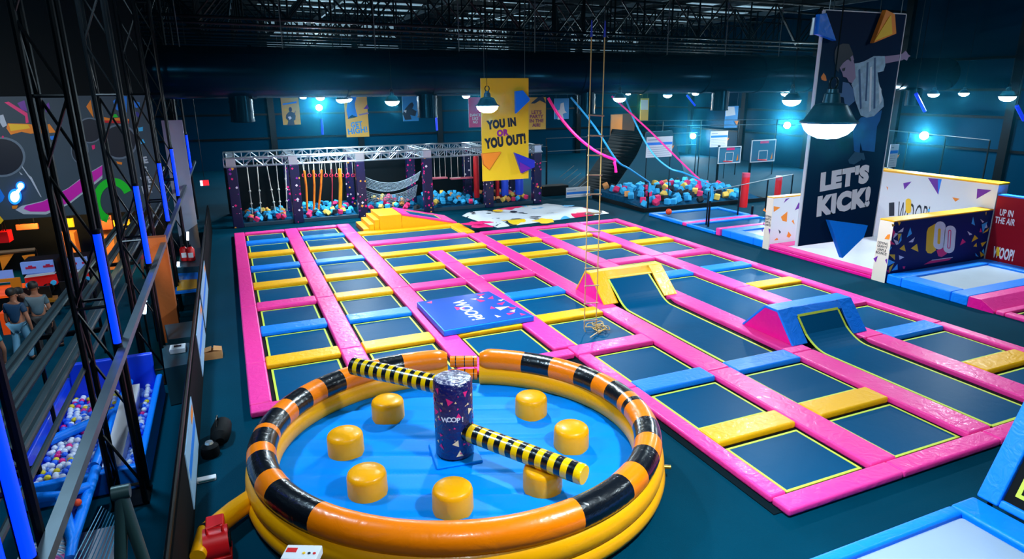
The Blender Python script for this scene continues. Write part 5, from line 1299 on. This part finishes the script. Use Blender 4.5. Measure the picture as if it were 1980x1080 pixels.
# bar under the mural
yb_ = YM+2.2
def px_box(name, cs, Y, d, m, label, cat, group=None, bevel=0):
    """box whose front face stands in plane Y between two picture corners"""
    p, q = atY(*cs[0], Y), atY(*cs[1], Y); b = MB(); z0 = 0 if name in ('bar_shelf', 'side_stand', 'arcade_console', 'tall_panel') else max(0, min(p.z, q.z))
    b.box(min(p.x, q.x), max(p.x, q.x), Y, Y+d, z0, max(p.z, q.z))
    o = tag(obj(name, b, m, bevel=bevel), label, cat, group)
    if name in ('bar_sign', 'stall_sign'):
        for x in (min(p.x, q.x)+.08, max(p.x, q.x)-.08):
            b = MB(); b.tube([(x, Y+d/2, max(p.z, q.z)), (x, Y+d/2, mz0+.25)], .012, 5); obj('hanging_rod', b, BSTEEL, o)
    return o
AMB2 = mat('bar_board', (225, 130, 50), .55, bump=(8, .2, .02)); BRK = mat('rust_brick', (190, 80, 30), .6, var=(9, .5)); YBX = mat('bar_yellow', (225, 195, 30), .5)
b = MB(); b.box(-14, -2.2, YM+.17, YM+2.38, mz0+.25, mz0+.35); tag(obj('bar_canopy', b, BLACK), 'black canopy roof over the bar behind the mural wall', 'canopy')
px_box('bar_shelf', ((196, 468), (216, 443)), YM+1.2, .5, AMB2, 'amber wooden bar front under the green arc of the mural', 'bar')
px_box('bar_shelf', ((118, 476), (142, 450)), YM+1.2, .5, AMB2, 'amber wooden bar front farther along, under the magenta smile', 'bar')
s_ = px_box('bar_sign', ((176, 446), (214, 417)), YM+1.0, .1, BRK, 'rusty red bar sign with dark letters under the green arc', 'sign')
sign_text('KER', 205, 422, 20, 8, YM+.995, 'Y', P_BLK, s_, bold=.05)
px_box('bar_sign', ((122, 440), (140, 422)), YM+1.0, .1, YBX, 'yellow sign under the magenta smile', 'sign')
px_box('bar_sign', ((223, 452), (250, 424)), YM+1.0, .1, YBX, 'yellow bar sign beside the rusty red one', 'sign')
px_box('bar_sign', ((32, 445), (72, 432)), YM+1.0, .1, BRK, 'small red lit sign under the left end of the smile', 'sign')
px_box('bar_shelf', ((304, 592), (319, 458)), YM-6.2, .25, mat('shelf_orange', (165, 85, 30), .6, bump=(8, .2, .02)), 'tall orange wooden shelf unit behind the truss towers', 'shelf')
px_box('stall_sign', ((0, 470), (14, 448)), YM+.6, .4, RED, 'small red lit stall sign at the edge of the arcade', 'sign')
b = MB(); b.box(-15, -2.0, YM+2.4, YM+2.5, 0, 4); tag(obj('bar_rear_screen', b, BLACK), 'dark rear screen wall behind the bar', 'screen')
area('mural_light', (-6, 17.0, 5.6), .6, 90, (.8, .92, 1), (.6, 0, 0))
area('bar_light', (-5.2, YM+.6, 2.0), .4, 55, (1, .62, .25), (.9, 0, 0)); area('bar_light', (-3.6, YM+.3, 2.0), .3, 40, (1, .62, .25), (.9, 0, 0))
area('shelf_lamp', (-2.2, 13.2, 2.6), .3, 25, (1, .7, .35), (.9, 0, 0))
# bunting and rail
a, c = atY(0, 489, 19.5), atY(68, 482, 19.5)
t = thing('bunting_rail', 'brown rail carrying yellow triangular pennants over the arcade', 'bunting', a)
b = MB(); b.tube([a+Vector((-1.2, 0, 0)), c], .05, 8); obj('rail', b, mat('brown_rail', (120, 90, 60), .5), t)
for (x0, x1, xt, yt) in ((-2, 27, 5, 523), (42, 70, 54, 512)):
    b = MB(); polyY(b, [(x0, 494), (x1, 490), (xt, yt)], 19.52, None, .01); obj('pennant', b, P_ORG, t)
for x in (-.1, .0):
    b = MB(); b.tube([a+Vector((-1.2, 0, 0)) if x else c, Vector(((a.x-1.2) if x else c.x, 19.5, 0))], .03, 6); obj('upright', b, BSTEEL, t)
# racing arcade machines
SCR = mat('race_screen', (90, 120, 190), .3, emit=(95, 125, 190), strength=.55)
def racer(cs, Y, label):
    p, q = atY(*cs[0], Y), atY(*cs[1], Y); x0, x1, z1 = p.x, q.x, max(p.z, q.z); w = x1-x0
    t = thing('racing_arcade_machine', label, 'arcade machine', ((x0+x1)/2, Y, 0), 'racing arcade machines')
    b = MB(); b.prism([(x0, Y+.25, 0), (x0, Y+.9, 0), (x0, Y+.9, z1), (x0, Y+.1, z1), (x0, Y+.25, z1*.45)], (w, 0, 0)); obj('cabinet', b, BLACK, t)
    b = MB(); b.box(x0+.03, x1-.03, Y+.0, Y+.1, z1-.24, z1+.04); obj('screen', b, SCR, t)
    b = MB()
    for k in range(2):
        xx = x0+.12+k*w*.5; b.box(xx, xx+w*.3, Y-.012, Y-.001, z1-.12, z1-.07); b.box(xx+.06, xx+w*.2, Y-.012, Y-.001, z1-.07, z1-.04)
    obj('car_picture', b, flat('race_pink', (200, 30, 80)), t)
    b = MB(); b.prism([(x0+.05, Y-.02, z1-.33), (x1-.03, Y-.02, z1-.3), (x1-.06, Y-.02, z1-.25), (x0+.1, Y-.02, z1-.27)], (0, .3, 0)); obj('white_visor', b, WHITE, t)
    b = MB(); b.box(x0+.04, x1-.04, Y+.05, Y+.25, z1-.58, z1-.34); obj('red_front', b, mat('racer_red', (200, 25, 25), .35, emit=(190, 20, 15), strength=.25), t)
    for k in range(2):
        b = MB(); b.tube([(x0+.1+k*(w-.2), Y+.0, z1-.52), (x0+.1+k*(w-.2), Y+.06, z1-.52)], .06, 14); obj('headlight', b, P_CYAN, t)
        sx = x0+w*(.27+.46*k)
        b = MB(); b.box(sx-.16, sx+.16, Y-.62, Y-.25, .18, .32); b.prism([(sx-.16, Y-.62, .3), (sx-.16, Y-.72, .8), (sx-.16, Y-.66, .8), (sx-.16, Y-.55, .3)], (.32, 0, 0)); obj('seat', b, mat('seat_black', (20, 16, 14), .5), t)
        b = MB(); b.tube([(sx+.11*math.cos(a), Y-.12+.03*math.sin(a), z1-.62+.11*math.sin(a)) for a in [2*PI*i/14 for i in range(14)]], .018, 6, closed=True); obj('steering_wheel', b, BSTEEL, t)
racer(((36, 512), (104, 506)), 18.4, 'racing arcade machine with white visor and red front beside the pennants')
racer(((122, 504), (170, 500)), 18.7, 'racing arcade machine partly hidden behind the truss towers')
p = atZ(18, 565, .55)
t = thing('shooting_arcade_table', 'orange and red lit arcade table at the edge of the hall', 'arcade machine', (p.x, p.y, 0))
b = MB(); b.box(p.x-.6, p.x+.28, p.y-.3, p.y+.3, .0, .5); obj('cabinet', b, BLACK, t)
b = MB(); b.prism([(p.x-.6, p.y-.3, .5), (p.x+.3, p.y-.3, .5), (p.x+.3, p.y+.3, .62), (p.x-.6, p.y+.3, .62)], (0, 0, .05)); obj('table_top', b, mat('table_orange', (240, 90, 20), .4, emit=(240, 80, 10), strength=.4), t)
b = MB(); b.box(p.x+.14, p.x+.34, p.y-.28, p.y-.22, .55, .95); b.box(p.x-.6, p.x+.14, p.y-.28, p.y-.22, .87, .95); obj('side_frame', b, P_ORG, t)
b = MB(); b.box(p.x-.55, p.x+.1, p.y+.2, p.y+.24, .75, 1.05); obj('screen', b, SCR, t)
p = atZ(10, 605, .5); px_box('arcade_console', ((0, 618), (20, 604)), p.y, .3, mat('console_orange', (235, 80, 20), .4, emit=(230, 70, 10), strength=.3), 'small orange lit console in front of the arcade table', 'arcade machine')
t = tag(obj('gold_counter', (lambda b: (b.prism([atZ(60, 586, .5), atZ(112, 578, .5), atZ(112, 570, .5), atZ(62, 575, .5)], (0, 0, -.05)), b)[1])(MB()), mat('gold_top', (150, 95, 15), .35)), 'brown glossy counter top below the racing machine', 'counter')
# people in the dark arcade
def limb_body(name, chain, edges, radii, m, parent, root=0, sub=2):
    me = bpy.data.meshes.new(name); off = parent_loc(parent)
    me.from_pydata([tuple(Vector(p)) for p in chain], edges, []); me.update()
    o = bpy.data.objects.new(name, me); COL.objects.link(o); o.parent = parent
    sk = o.modifiers.new('skin', 'SKIN'); sk.use_smooth_shade = True
    for i, r in enumerate(radii): me.skin_vertices[0].data[i].radius = (r, r)
    me.skin_vertices[0].data[root].use_root = True
    s = o.modifiers.new('sub', 'SUBSURF'); s.levels = sub; s.render_levels = sub
    me.materials.append(m); return o
SK = mat('skin_tone', (150, 100, 78), .55); HR = mat('dark_hair', (14, 12, 12), .6)
def person(label, loc, rot, top_m, leg_m, bend=0.0, arms=((.22, .1, .72), (-.22, .12, .72)), scale=.83, hair=HR, stride=.1):
    """standing 1.75 m figure before scaling; bend leans the trunk towards +Y (the facing side)"""
    t = thing('person', label, 'person', loc); t.rotation_euler = (0, 0, rot); t.scale = (scale,)*3
    def tr(x, y, z):
        dz = z-.95
        if dz <= 0: return (x, y, z)
        return (x, y+math.sin(bend)*dz, .95+math.cos(bend)*dz)
    V = [(0, 0, .95), tr(0, .0, 1.15), tr(0, 0, 1.38), tr(0, .01, 1.5), tr(0, .03, 1.62), tr(0, .03, 1.72),
         tr(.17, 0, 1.42), None, None, tr(-.17, 0, 1.42), None, None,
         (.09, 0, .9), (.1, stride, .5), (.1, stride-.06, .08), (.1, stride+.1, .03), (-.09, 0, .9), (-.1, -stride+.05, .5), (-.1, -stride-.08, .08), (-.1, -stride+.06, .03)]
    for s, (ax, ay, az) in ((0, arms[0]), (1, arms[1])):
        sh = Vector(V[6 if s == 0 else 9]); ha = Vector((ax, ay+math.sin(bend)*.3, az)); el = (sh+ha)/2+Vector((.05 if s == 0 else -.05, -.05, -.02))
        V[7 if s == 0 else 10] = tuple(el); V[8 if s == 0 else 11] = tuple(ha)
    E_ = [(0,1),(1,2),(2,3),(3,4),(4,5),(2,6),(6,7),(7,8),(2,9),(9,10),(10,11),(0,12),(12,13),(13,14),(14,15),(0,16),(16,17),(17,18),(18,19)]
    R_ = [.13,.125,.14,.055,.095,.075,.06,.045,.032,.06,.045,.032,.085,.06,.04,.04,.085,.06,.04,.04]
    limb_body('body', V, E_, R_, SK, t)
    limb_body('shirt', [V[0], V[1], V[2], V[6], tuple((Vector(V[6])+Vector(V[7]))/2+Vector((0, 0, -.02))), V[9], tuple((Vector(V[9])+Vector(V[10]))/2+Vector((0, 0, -.02)))], [(0,1),(1,2),(2,3),(3,4),(2,5),(5,6)], [.15,.15,.16,.075,.07,.075,.07], top_m, t)
    limb_body('trousers', [V[0], V[12], V[13], V[14], V[16], V[17], V[18]], [(0,1),(1,2),(2,3),(0,4),(4,5),(5,6)], [.145,.105,.08,.06,.105,.08,.06], leg_m, t)
    for k in (15, 19):
        a = Vector(V[k-1]); c = Vector(V[k]); limb_body('shoe', [tuple(a+Vector((0, -.03, -.04))), tuple(c+Vector((0, -.02, .01))), tuple(c+Vector((0, .04, .005)))], [(0,1),(1,2)], [.05,.05,.035], BLACK, t)
    b = MB(); hc = Vector(V[5])+Vector((0, -.015, .0))
    b.lathe([(.104, -.03), (.108, .03), (.09, .085), (.05, .115), (1e-5, .125)], (0, 0, 0), 18)
    for v in b.v: v.y = v.y*1.1-.012
    b.v = [Vector((v.x, v.y, v.z))+hc+t.location for v in b.v]; obj('hair', b, hair, t)
    b = MB(); fc = Vector(V[4])+t.location
    b.tube([fc+Vector((0, .085, .03)), fc+Vector((0, .112, .0))], [.012, .016], 8); obj('nose', b, SK, t)
    for s in (-1, 1):
        b = MB(); b.ball(fc+Vector((.034*s, .088, .045)), .011, 8, 6); obj('eye', b, BLACK, t)
        b = MB(); b.ball(fc+Vector((.096*s, .0, .02)), .022, 8, 6); obj('ear', b, SK, t)
    b = MB(); b.box(fc.x-.025, fc.x+.025, fc.y+.092, fc.y+.1, fc.z-.04, fc.z-.032); obj('mouth', b, mat('lip', (130, 60, 60), .5), t)
    # hands: palm, four fingers, thumb
    for s, k in ((0, 8), (1, 11)):
        w = Vector(V[k]); e_ = Vector(V[k-1]); d = (w-e_).normalized(); side_ = d.cross(Vector((1, 0, 0))); side_.normalize(); nrm_ = d.cross(side_)
        b = MB(); o0 = w+t.location
        b.prism([o0+side_*(.036*a)+nrm_*(.012*c)+d*.0 for a, c in ((-1,-1),(1,-1),(1,1),(-1,1))], d*.085)
        for f in range(4):
            q = o0+side_*(-.028+.0187*f)+d*.085; L_ = (.06, .072, .068, .052)[f]
            b.tube([q, q+d*L_*.55+nrm_*.006, q+d*L_+nrm_*.022], [.0095, .009, .007], 6)
        q = o0+side_*-.036+d*.02; b.tube([q, q+d*.035-side_*.03, q+d*.065-side_*.035], [.011, .01, .008], 6)
        obj('hand', b, SK, t)
    return t
p = atZ(52, 697, 0); person('person in a dark blue jacket and pale jeans standing with back turned in the arcade', p, -.3, mat('jacket_blue', (22, 60, 95), .6), mat('jeans_pale', (90, 140, 170), .6))
p = atZ(108, 668, 0); person('person in a white shirt bending forward beside the arcade counter', p, 1.6, mat('shirt_white', (180, 205, 225), .6), mat('trousers_black', (12, 14, 20), .6), bend=.75, arms=((.16, .5, .75), (-.16, .5, .78)))
p = atZ(2, 770, 0); person('person in a turquoise shirt standing at the very edge of the arcade', p, .4, mat('shirt_turquoise', (40, 130, 150), .6), mat('trousers_black', (12, 14, 20), .6), hair=mat('grey_hair', (110, 130, 150), .6))
p = atZ(75, 690, 0); person('person in a grey top standing behind the one in the blue jacket', p+Vector((.1, .25, 0)), .2, mat('top_grey', (70, 95, 110), .6), mat('trousers_black', (12, 14, 20), .6))
p = atZ(345, 573, 0)+Vector((-.55, .35, 0)); person('person in a pink top behind the truss towers by the blue and yellow table', p, .5, mat('top_pink', (200, 70, 110), .6), mat('trousers_grey', (60, 60, 75), .6))
# tables, boxes, extinguishers behind the partition
b = MB(); zc_ = .78; b.prism([atZ(*c, zc_) for c in ((342, 517), (388, 514), (388, 478), (352, 480))], (0, 0, -zc_))
tag(obj('service_counter', b, mat('counter_teal', (30, 70, 85), .4)), 'dark teal counter carrying the fire extinguishers', 'counter')
for i, px in enumerate((358, 371)):
    p = atZ(px, 504, zc_); h = .44; z0 = zc_+.003; y = p.y
    t = thing('fire_extinguisher', 'red fire extinguisher on the teal counter, %s' % ('with printed white label beside the pipe bundle' if i == 0 else 'the plain one nearer the walkway'), 'fire extinguisher', p, 'fire extinguishers')
    b = MB(); b.lathe([(.08, z0), (.1, z0+.02), (.1, z0+h*.75), (.06, z0+h*.86), (.03, z0+h*.9)], (p.x, y, 0), 16); obj('cylinder', b, RED, t)
    b = MB(); b.box(p.x-.03, p.x+.03, y-.05, y+.05, z0+h*.9, z0+h); obj('valve', b, BSTEEL, t)
    b = MB(); b.box(p.x-.06, p.x+.06, y-.104, y-.098, z0+h*.25, z0+h*.55); obj('label_sticker', b, P_WHT, t)
b = MB(); q = [atZ(*c, .62) for c in ((338, 565), (383, 560), (383, 522), (345, 525))]; b.prism(q, (0, 0, -.05))
t = tag(obj('craft_table', b, BLU), 'table with blue and yellow top behind the walkway partition', 'table')
b = MB(); q2 = [atZ(*c, .625) for c in ((342, 562), (381, 557), (381, 540), (344, 542))]; b.prism(q2, (0, 0, .012)); obj('yellow_half', b, YEL, t)
for v in q:
    b = MB(); b.tube([(v.x, v.y, .57), (v.x, v.y, 0)], .03, 6); obj('leg', b, BSTEEL, t)
for i, (cs, lab) in enumerate((([(312, 668), (366, 662), (368, 702), (318, 712)], 'dark teal flat counter with the white box on it'), ([(318, 628), (372, 620), (372, 650), (326, 656)], 'dark teal flat counter beyond the one with the white box'))):
    q = [atZ(*c, .7) for c in cs]; b = MB(); b.prism(q, (0, 0, -.68)); tag(obj('flat_counter', b, mat('counter_teal', (30, 70, 85), .4)), lab, 'counter', 'teal counters')
for i, (c, lab) in enumerate((((345, 679), 'white tissue box on the dark teal counter'), ((311, 578), 'white tissue box beside the tall orange shelf'))):
    z = .7 if i == 0 else .9
    p = atZ(*c, z); t = thing('tissue_box', lab, 'box', p, 'white tissue boxes')
    b = MB(); b.box(p.x-.13, p.x+.13, p.y-.12, p.y+.12, z+.002, z+.1); obj('carton', b, WHITE, t, bevel=.01, seg=1)
    b = MB(); b.box(p.x-.06, p.x+.06, p.y-.04, p.y+.04, z+.101, z+.106); obj('slot', b, P_BLK, t)
    if i: px_box('side_stand', ((300, 640), (325, 585)), p.y-.1, .35, BLACK, 'black stand carrying the white tissue box by the orange shelf', 'stand')
VG = mat('white_tube', (240, 250, 255), .4, emit=(200, 230, 255), strength=4)
for i, (c0_, c1_, Y, lab) in enumerate((((281, 568), (279, 606), 13.6, 'bright white vertical light tube beside the orange shelf'), ((345, 506), (344, 524), 18.5, 'small white vertical light by the blue and yellow table'), ((363, 448), (363, 464), 21.5, 'small white vertical light above the fire extinguishers'))):
    b = MB(); b.tube([atY(*c0_, Y), atY(*c1_, Y)], .035, 10); lt = tag(obj('light_tube', b, VG), lab, 'light', 'white light tubes of the arcade')
    e_ = atY(*c1_, Y); b = MB(); b.tube([e_, (e_.x, e_.y, 0)], .02, 6); obj('stand', b, BSTEEL, lt)
px_box('tall_panel', ((333, 372), (352, 232)), 24.2, .06, mat('pale_panel', (175, 185, 215), .5), 'tall pale blank panel standing between the truss towers', 'panel')
t = px_box('exit_sign', ((388, 359), (403, 348)), 27.0, .06, mat('exit_red', (220, 30, 40), .5, emit=(230, 30, 40), strength=1.2), 'small red and white lit sign above the end of the partition', 'sign')
p, q = atY(388, 359, 27), atY(391, 349, 27); b = MB(); b.box(p.x, q.x, 26.985, 26.995, p.z, q.z); obj('white_end', b, VG, t)
b = MB(); b.tube([atY(395, 347, 27.03), atY(395, 347, 27.03)+Vector((0, 0, ZT-atY(395, 347, 27.03).z))], .01, 5); obj('hanging_rod', b, BSTEEL, t)
# ------------------------------------------------------------------ ball pit
BX0, BX1, BY0, BY1 = -2.85, -1.62, 9.12, 11.9
PB = mat('pit_blue', (10, 70, 240), .4, coat=.2)
t = thing('ball_pit', 'blue padded ball pit beside the truss towers', 'ball pit', ((BX0+BX1)/2, (BY0+BY1)/2, 0))
b = MB(); b.box(BX0, BX1, BY1, BY1+.12, 0, .85); obj('back_pad', b, PB, t, bevel=.03)
b = MB(); b.box(BX0-.12, BX0-.003, BY0, BY1+.12, 0, .6); obj('side_pad', b, PB, t, bevel=.03)
b = MB(); b.box(BX1+.003, BX1+.1, BY0, BY1+.12, 0, .42); obj('side_pad', b, BLU, t, bevel=.03)
b = MB(); b.box(BX0-.12, BX1+.1, BY0-.12, BY0-.003, 0, .34); obj('front_pad', b, BLU, t, bevel=.03)
b = MB(); b.box(BX0, BX1, BY0, BY1, 0, .2); obj('pit_floor', b, PB, t)
b = MB(); b.tube([(BX0, 10.2, .36), (BX1-.45, 10.75, .40)], .07, 10); obj('divider_beam', b, BLU, t)
b = MB(); b.tube([(BX1-.5, BY0, .40), (BX1-.38, BY1-.1, .44)], .06, 10); obj('slide_beam', b, BLU, t)
b = MB(); b.prism([(BX1-.42, BY0, .2), (BX1-.42, BY1-.7, .2), (BX1-.36, BY1-.7, .62), (BX1-.42, BY0, .36)], (.22, 0, 0)); obj('white_slide', b, mat('slide_white', (215, 215, 225), .35, var=(3, .15)), t)
BALLC = [('white', (235, 240, 250), 5), ('blue', (40, 110, 245), 4), ('yellow', (245, 215, 30), 1), ('pink', (245, 30, 140), 1)]
def ball_mesh(m):
    bm = bmesh.new(); bmesh.ops.create_icosphere(bm, subdivisions=2, radius=.042)
    for f in bm.faces: f.smooth = True
    me = bpy.data.meshes.new('pit_ball'); bm.to_mesh(me); bm.free(); me.materials.append(m); return me
BM_ = {n_: ball_mesh(mat('ball_'+n_, c_, .35)) for n_, c_, w_ in BALLC}
rnd = random.Random(77); NB = 0
def put_ball(x, y, z):
    n_ = rnd.choices([c[0] for c in BALLC], [c[2] for c in BALLC])[0]
    o = bpy.data.objects.new('pit_ball', BM_[n_]); COL.objects.link(o); o.location = (x, y, z)
    tag(o, '%s plastic ball lying in the blue ball pit' % n_, 'ball', '%s balls in the ball pit' % n_)
cells = []
for i in range(12):
    for j in range(32):
        x = BX0+.06+i*.096; y = BY0+.05+j*.0865
        if BX1-.56 < x < BX1-.18: continue
        cells.append((x, y))
rnd.shuffle(cells)
for (x, y) in cells[:290]: put_ball(x+rnd.uniform(-.025, .025), y+rnd.uniform(-.025, .025), .245+rnd.uniform(0, .045))
b = MB(); st = random.Random(9)
for k in range(380):
    b.ball((st.uniform(BX0+.06, BX1-.06), st.uniform(BY0+.06, BY1-.06), .235), .042, 7, 5)
tag(obj('pit_balls', b, mat('ball_bed', (120, 160, 240), .4)), 'loose bed of plastic balls filling the ball pit', 'balls', kind='stuff')
# small padded play frame in front of the pit
t = thing('play_frame', 'blue padded play frame with pink mat in front of the ball pit', 'play frame', (-2.3, 7.6, 0))
b = MB(); b.box(-2.75, -1.7, 6.6, 8.15, 0, .06); obj('base_mat', b, mat('slide_white', (215, 215, 225), .35), t)
b = MB(); b.box(-2.62, -2.08, 6.75, 7.75, .062, .1); obj('pink_mat', b, mat('soft_pink', (225, 110, 180), .5), t, bevel=.01, seg=1)
b = MB(); b.tube([atZ(118, 962, .55), atZ(141, 1045, .35), atZ(136, 1080, .3)], .06, 10); obj('beam', b, BLU, t)
b = MB(); b.tube([atZ(186, 905, .5), atZ(141, 1045, .35)], .06, 10); obj('beam', b, BLU, t)
b = MB(); b.tube([atZ(60, 962, .5), atZ(118, 958, .55), atZ(170, 940, .5)], .06, 10); obj('beam', b, BLU, t)
q = [atZ(122, 962, .5), atZ(166, 948, .48), atZ(141, 1030, .36)]; b = MB(); b.prism(q, (0, 0, -.02)); obj('navy_board', b, NAVY, t)
b = MB()
for k in range(9):
    r = .2+.07*k; b.tube([(-2.62+r*.8*math.cos(a), 7.35+r*.9*math.sin(a), .14) for a in [PI*.1+PI*.45*i/10 for i in range(11)]], .006, 4)
    b.tube([(-2.0+.035*k, 6.7, .5-.02*k), (-1.85+.02*k, 7.9, .5-.03*k)], .006, 4)
obj('netting', b, flat('net_blue', (90, 180, 225)), t)
p = atZ(150, 971, .52)
tag((lambda b: (b.ball(p, .045, 14, 8), obj('toy_ball', b, mat('orange_ball', (240, 70, 20), .5)))[1])(MB()), 'small orange ball lying on the navy board of the play frame', 'ball')
# near railing post with two slanted legs
a = atZ(235, 955, 2.2); t = thing('railing_post', 'dark green grey steel railing post with two slanted legs close to the camera', 'railing', (a.x, a.y, 0))
GGS = mat('green_grey_steel', (40, 66, 66), .4, .3)
d1 = atZ(185, 1140, 1.2); d2 = atZ(285, 1140, 1.3)
d1.z = .0; d1 = Vector((a.x-.32, a.y-.35, 0)); d2 = Vector((a.x+.28, a.y-.3, 0))
b = MB(); b.tube([a, d1], .045, 10); obj('leg', b, GGS, t)
b = MB(); b.tube([a, d2], .045, 10); obj('leg', b, GGS, t)
b = MB(); b.tube([a+Vector((-.06, 0, .02)), a+Vector((.06, 0, .02))], .055, 12); obj('clamp', b, GGS, t)
